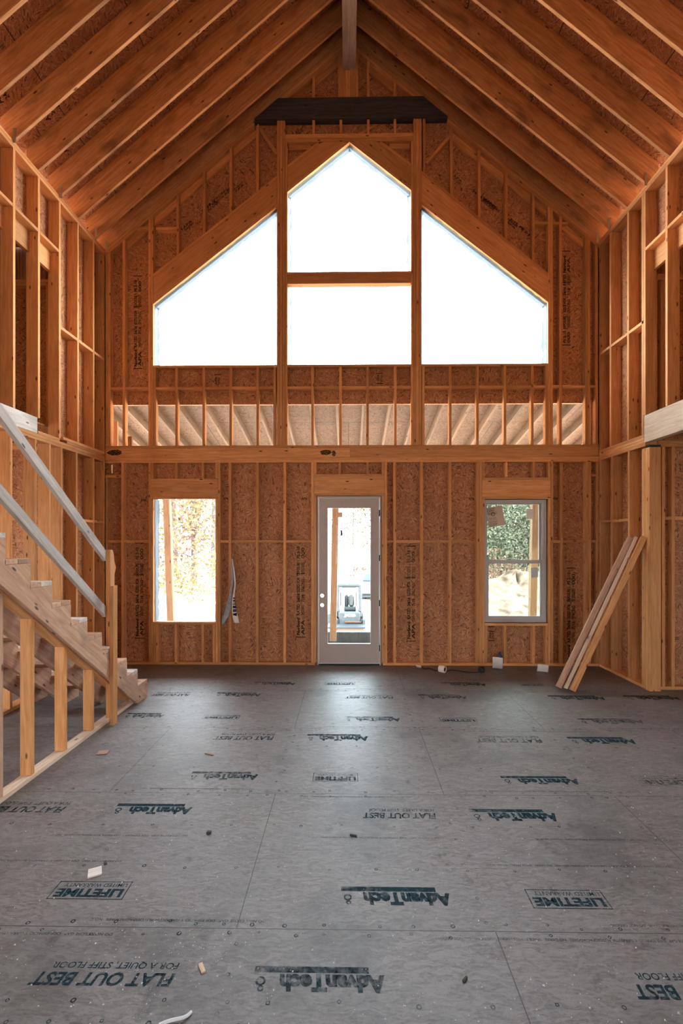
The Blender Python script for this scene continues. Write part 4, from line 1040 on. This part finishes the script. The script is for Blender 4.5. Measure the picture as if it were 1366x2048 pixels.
for i, (px, Y, h, cr, mat, lab) in enumerate((
    (300, 26, 10, 2.6, 'leafy', 'yellowing leafy tree at the left side of the empty window opening'),
    (352, 34, 12, 3.0, 'leafy', 'yellow-green tree standing behind the leaning porch post'),
    (388, 30, 11, 1.6, 'leafr', 'slim bare-stemmed tree in the middle of the empty window opening'),
    (425, 38, 13, 3.4, 'leafg', 'grey-green tree at the right side of the empty window opening'),
    (470, 42, 13, 3.6, 'leafy', 'tall yellowing tree hidden mostly behind the wall left of the door'),
    (560, 48, 12, 3.6, 'leafr', 'distant russet tree behind the wall between left window and door'),
    (668, 56, 12, 3.6, 'leafr', 'sparse russet tree on the far hill behind the door post'),
    (705, 60, 12, 3.8, 'leafy', 'sparse pale tree on the hill through the middle of the door glass'),
    (745, 54, 12, 3.4, 'leafy', 'thin tree on the hill at the right edge of the door glass'),
    (820, 50, 12, 3.8, 'leafg', 'distant green tree behind the wall right of the door'),
    (940, 36, 13, 4.0, 'leafg', 'dense green tree at the left edge of the right window'),
    (990, 40, 14, 4.4, 'leafg', 'dense dark green tree in the left half of the right window'),
    (1035, 37, 14, 4.4, 'leafg', 'dense green tree in the middle of the right window'),
    (1085, 41, 14, 4.6, 'leafg', 'dense green tree behind the right window porch post'),
    (1000, 50, 16.5, 5.0, 'leafg', 'tall grey-green tree of the back row at the left of the right window'),
    (1060, 52, 16.5, 5.0, 'leafg', 'tall grey-green tree of the back row near the right window post'),
    (1130, 36, 13, 4.2, 'leafg', 'dense green tree beyond the right edge of the right window'))):
    dense = px > 900
    tree(px, Y, h, cr, mat, lab, rt, -.08 if dense else .05, 15000 if dense else 3000, (.34 if h > 16 else .115) if dense else .15, .2 if Y < 45 else .07, 'trees right of the house' if dense else 'trees left and ahead of the house')
# low scrub
def bush(px, Y, r, h, mat, lab, n=700):
    x = at(px, 1083, Y=Y).x; z = gz(x, Y); e_ = soup('bush', leaves(n, x, Y, z+h*.45, r, r, h*.6, .10, rt), mat); tag(e_, lab, 'bush', 'bushes at the yard edge')
for a in ((318, 22, 1.5, 1.6, 'leafy', 'yellow bush low at the left of the empty window opening'), (375, 24, 1.6, 1.6, 'leafy', 'pale bush at the foot of the slim trees'), (412, 22, 1.6, 2.0, 'leafy', 'yellow-green bush low at the right of the empty window opening'),
          (985, 27, 1.6, 1.6, 'leafr', 'pinkish dry bush left behind the dirt mound'), (1015, 28, 1.5, 1.5, 'leafr', 'russet bush just behind the top of the dirt mound'), (1050, 28, 1.8, 1.6, 'scrub', 'straw-coloured bush behind the right window post'), (727, 40, 1.2, .8, 'leafr', 'small brown bush on the bank through the door glass')): bush(*a)
# mound of dug earth
mc = at(1032, 1148, Y=17)
def mf(u, v):
    a = u*2*math.pi; r = v; R_ = 3.4; x = mc.x+math.cos(a)*r*R_*1.15; y = 17+math.sin(a)*r*R_*.8
    h = (mc.z+.62)*max(0, 1-r)**1.05*(1+.10*math.sin(a*5+r*6)+.08*math.sin(a*9)); return Vector((x, y, -.62+h+.05*math.sin(x*7)*math.sin(y*6)*(1-r)))
md = grid_mesh('dirt_mound', 60, 26, mf, 'mound'); tag(md, 'big pile of pale dug earth outside the right window', 'dirt mound')
gv = grid_mesh('gravel_patch', 20, 8, lambda u, v: Vector((-4.6+3.2*u, 9.98+1.2*v, -.44+.12*math.sin(u*3.1)*math.sin(v*3.1))), 'gravel'); tag(gv, 'low grey gravel heap outside the empty left window opening', 'gravel')

# ---- compact loader seen from behind through the door
Yl = 22.0; kx = Yl/F
def lp(px, py, Y=Yl): p = at(px, py, Y=Y); return p.x, p.z
lx0, lz0 = lp(672, 1266); lx1, lz1 = lp(723, 1165)
ld = empty('skid_loader', ((lx0+lx1)/2, Yl, gz(1, Yl)), label='grey compact skid loader parked outside, seen from behind through the door', cat='loader'); ld['kind'] = 'thing'
def lb(name, px0, px1, py0, py1, ya, yb, mat, bev=.02): 
    a, b = lp(px0, py0), lp(px1, py1); return box(name, a[0], b[0], ya, yb, b[1], a[1], mat, ld, None, bev)
hood = lb('rear_door', 677, 721, 1224, 1250, Yl, Yl+.9, 'mach', .05)
for a, b in ((673.5, 679), (717, 722.5)):
    lb('cab_pillar', a, b, 1170, 1224, Yl+.1, Yl+.22, 'mach', .02); lb('cab_pillar', a+1, b-1, 1172, 1224, Yl+1.1, Yl+1.2, 'machdark', .02)
lb('cab_roof', 675, 721, 1166, 1173.5, Yl+.05, Yl+1.35, 'mach', .05); lb('cab_crossbar', 679, 717, 1173, 1176, Yl+.12, Yl+.2, 'machdark', .01)
s_ = lb('seat', 697, 709, 1192, 1216, Yl+.45, Yl+.6, 'seat', .12); lb('seat_base', 688, 712, 1216, 1223, Yl+.3, Yl+.9, 'machdark', .04); lb('seat_side', 689, 697, 1193, 1218, Yl+.62, Yl+.75, 'machdark', .08)
for a in (680, 712): lb('grab_handle', a, a+2.2, 1186, 1214, Yl+.3, Yl+.36, 'machdark', .01)
lb('light', 679, 683.5, 1175, 1180, Yl+.02, Yl+.1, 'white', .02); lb('light', 712, 716.5, 1175, 1180, Yl+.02, Yl+.1, 'white', .02)
for a, b in ((668, 677), (721, 731)): 
    t = lb('track', a, b, 1235, 1262, Yl-.1, Yl+2.0, 'machdark', .12)
lb('bumper', 672, 726, 1250, 1256, Yl-.05, Yl+.1, 'mach', .02); lb('tow_bar', 690, 722, 1242.5, 1244.5, Yl-.12, Yl-.02, 'rust', .01)
lb('lift_arm', 719, 724, 1195, 1236, Yl+.2, Yl+2.2, 'mach', .04); lb('lift_arm', 672, 676, 1195, 1236, Yl+.2, Yl+2.2, 'mach', .04)
a = lp(687.5, 1234.5); b = lp(711.5, 1229); v, f = fit('JCB', a[0], a[1], b[0]-a[0], .16, 0, 0, .05)
soup('lettering', [([(x, Yl-.004, z) for x, z, _ in v], f)], 'white', hood)['label'] = 'white letters'
tr_ = empty('trailer', ((lx0+lx1)/2, Yl-.6, gz(1, Yl)), label='flat low trailer deck under the skid loader', cat='trailer'); tr_['kind'] = 'thing'
def tb(name, px0, px1, py0, py1, ya, yb, mat): 
    a, b = lp(px0, py0, ya), lp(px1, py1, ya); return box(name, a[0], b[0], ya, yb, b[1], a[1], mat, tr_, None, .01)
tb('deck', 655, 731, 1254, 1257.5, Yl-.9, Yl+3.2, 'machdark'); tb('ramp', 674, 728, 1257.6, 1266, Yl-.9, Yl-.8, 'rust'); tb('mudguard', 655, 664, 1228, 1253, Yl+.5, Yl+1.6, 'gravel')
# ---- white pickup farther out
Yt = 31.0
def tp(px, py): p = at(px, py, Y=Yt); return p.x, p.z
x0, zb = tp(722, 1203); x1, zt = tp(782, 1150); gzt = zb
pk = empty('pickup_truck', ((x0+x1)/2, Yt, gzt), label='white pickup truck parked beyond the loader, cut off by the door frame', cat='truck'); pk['kind'] = 'thing'
def tk(name, px0, px1, py0, py1, ya, yb, mat, bev=.04):
    a, b = tp(px0, py0), tp(px1, py1); return box(name, a[0], b[0], ya, yb, b[1], a[1], mat, pk, None, bev)
bd = tk('body', 722, 784, 1166, 1191, Yt, Yt+5, 'truck', .12)
a, b, c_, d_ = tp(726, 1166), tp(780, 1166), tp(774, 1149), tp(732, 1149)
cab = prism('cab', [(a[0], Yt+1.4, a[1]), (b[0], Yt+1.4, b[1]), (c_[0], Yt+1.4, c_[1]), (d_[0], Yt+1.4, d_[1])], (0, 1.9, 0), 'truck', pk, 'X', .06)
a, b, c_, d_ = tp(729, 1165), tp(777, 1165), tp(772, 1152), tp(734, 1152)
prism('rear_window', [(a[0], Yt+1.37, a[1]), (b[0], Yt+1.37, b[1]), (c_[0], Yt+1.37, c_[1]), (d_[0], Yt+1.37, d_[1])], (0, .02, 0), 'cabglass', cab, 'X', 0)
tk('bumper', 721, 785, 1191, 1195, Yt-.1, Yt+.2, 'machdark')
for a in (724, 772): lathe('wheel', [(0, -.12), (.36, -.12), (.40, -.06), (.40, .06), (.36, .12), (0, .12)], 'machdark', Matrix.Translation((tp(a+4, 1195)[0], Yt+1, tp(a, 1195)[1]-.12)) @ Matrix.Rotation(PI/2, 4, 'Y'), pk, 20)
#==P4==
# ---------------------------------------------------------------- light
w = bpy.data.worlds.new('sky'); SC.world = w; w.use_nodes = True
bg = w.node_tree.nodes['Background']; bg.inputs[0].default_value = (.80, .92, 1.0, 1); bg.inputs[1].default_value = 17.0
sun = bpy.data.objects.new('sun', bpy.data.lights.new('sun', 'SUN')); COL.objects.link(sun)
sun.data.energy = 9; sun.data.angle = .009; sun.data.color = (1, .93, .82)
sun.rotation_euler = Vector((.75, -.28, .62)).to_track_quat('Z', 'Y').to_euler()
SC.view_settings.view_transform = 'Standard'; SC.view_settings.look = 'None'; SC.view_settings.gamma = 1
SC.view_settings.use_curve_mapping = False; SC.view_settings.exposure = 0.32
SC.cycles.use_denoising = True
SC.cycles.max_bounces = 12; SC.cycles.diffuse_bounces = 8; SC.cycles.transparent_max_bounces = 16
SC.cycles.sample_clamp_indirect = 12
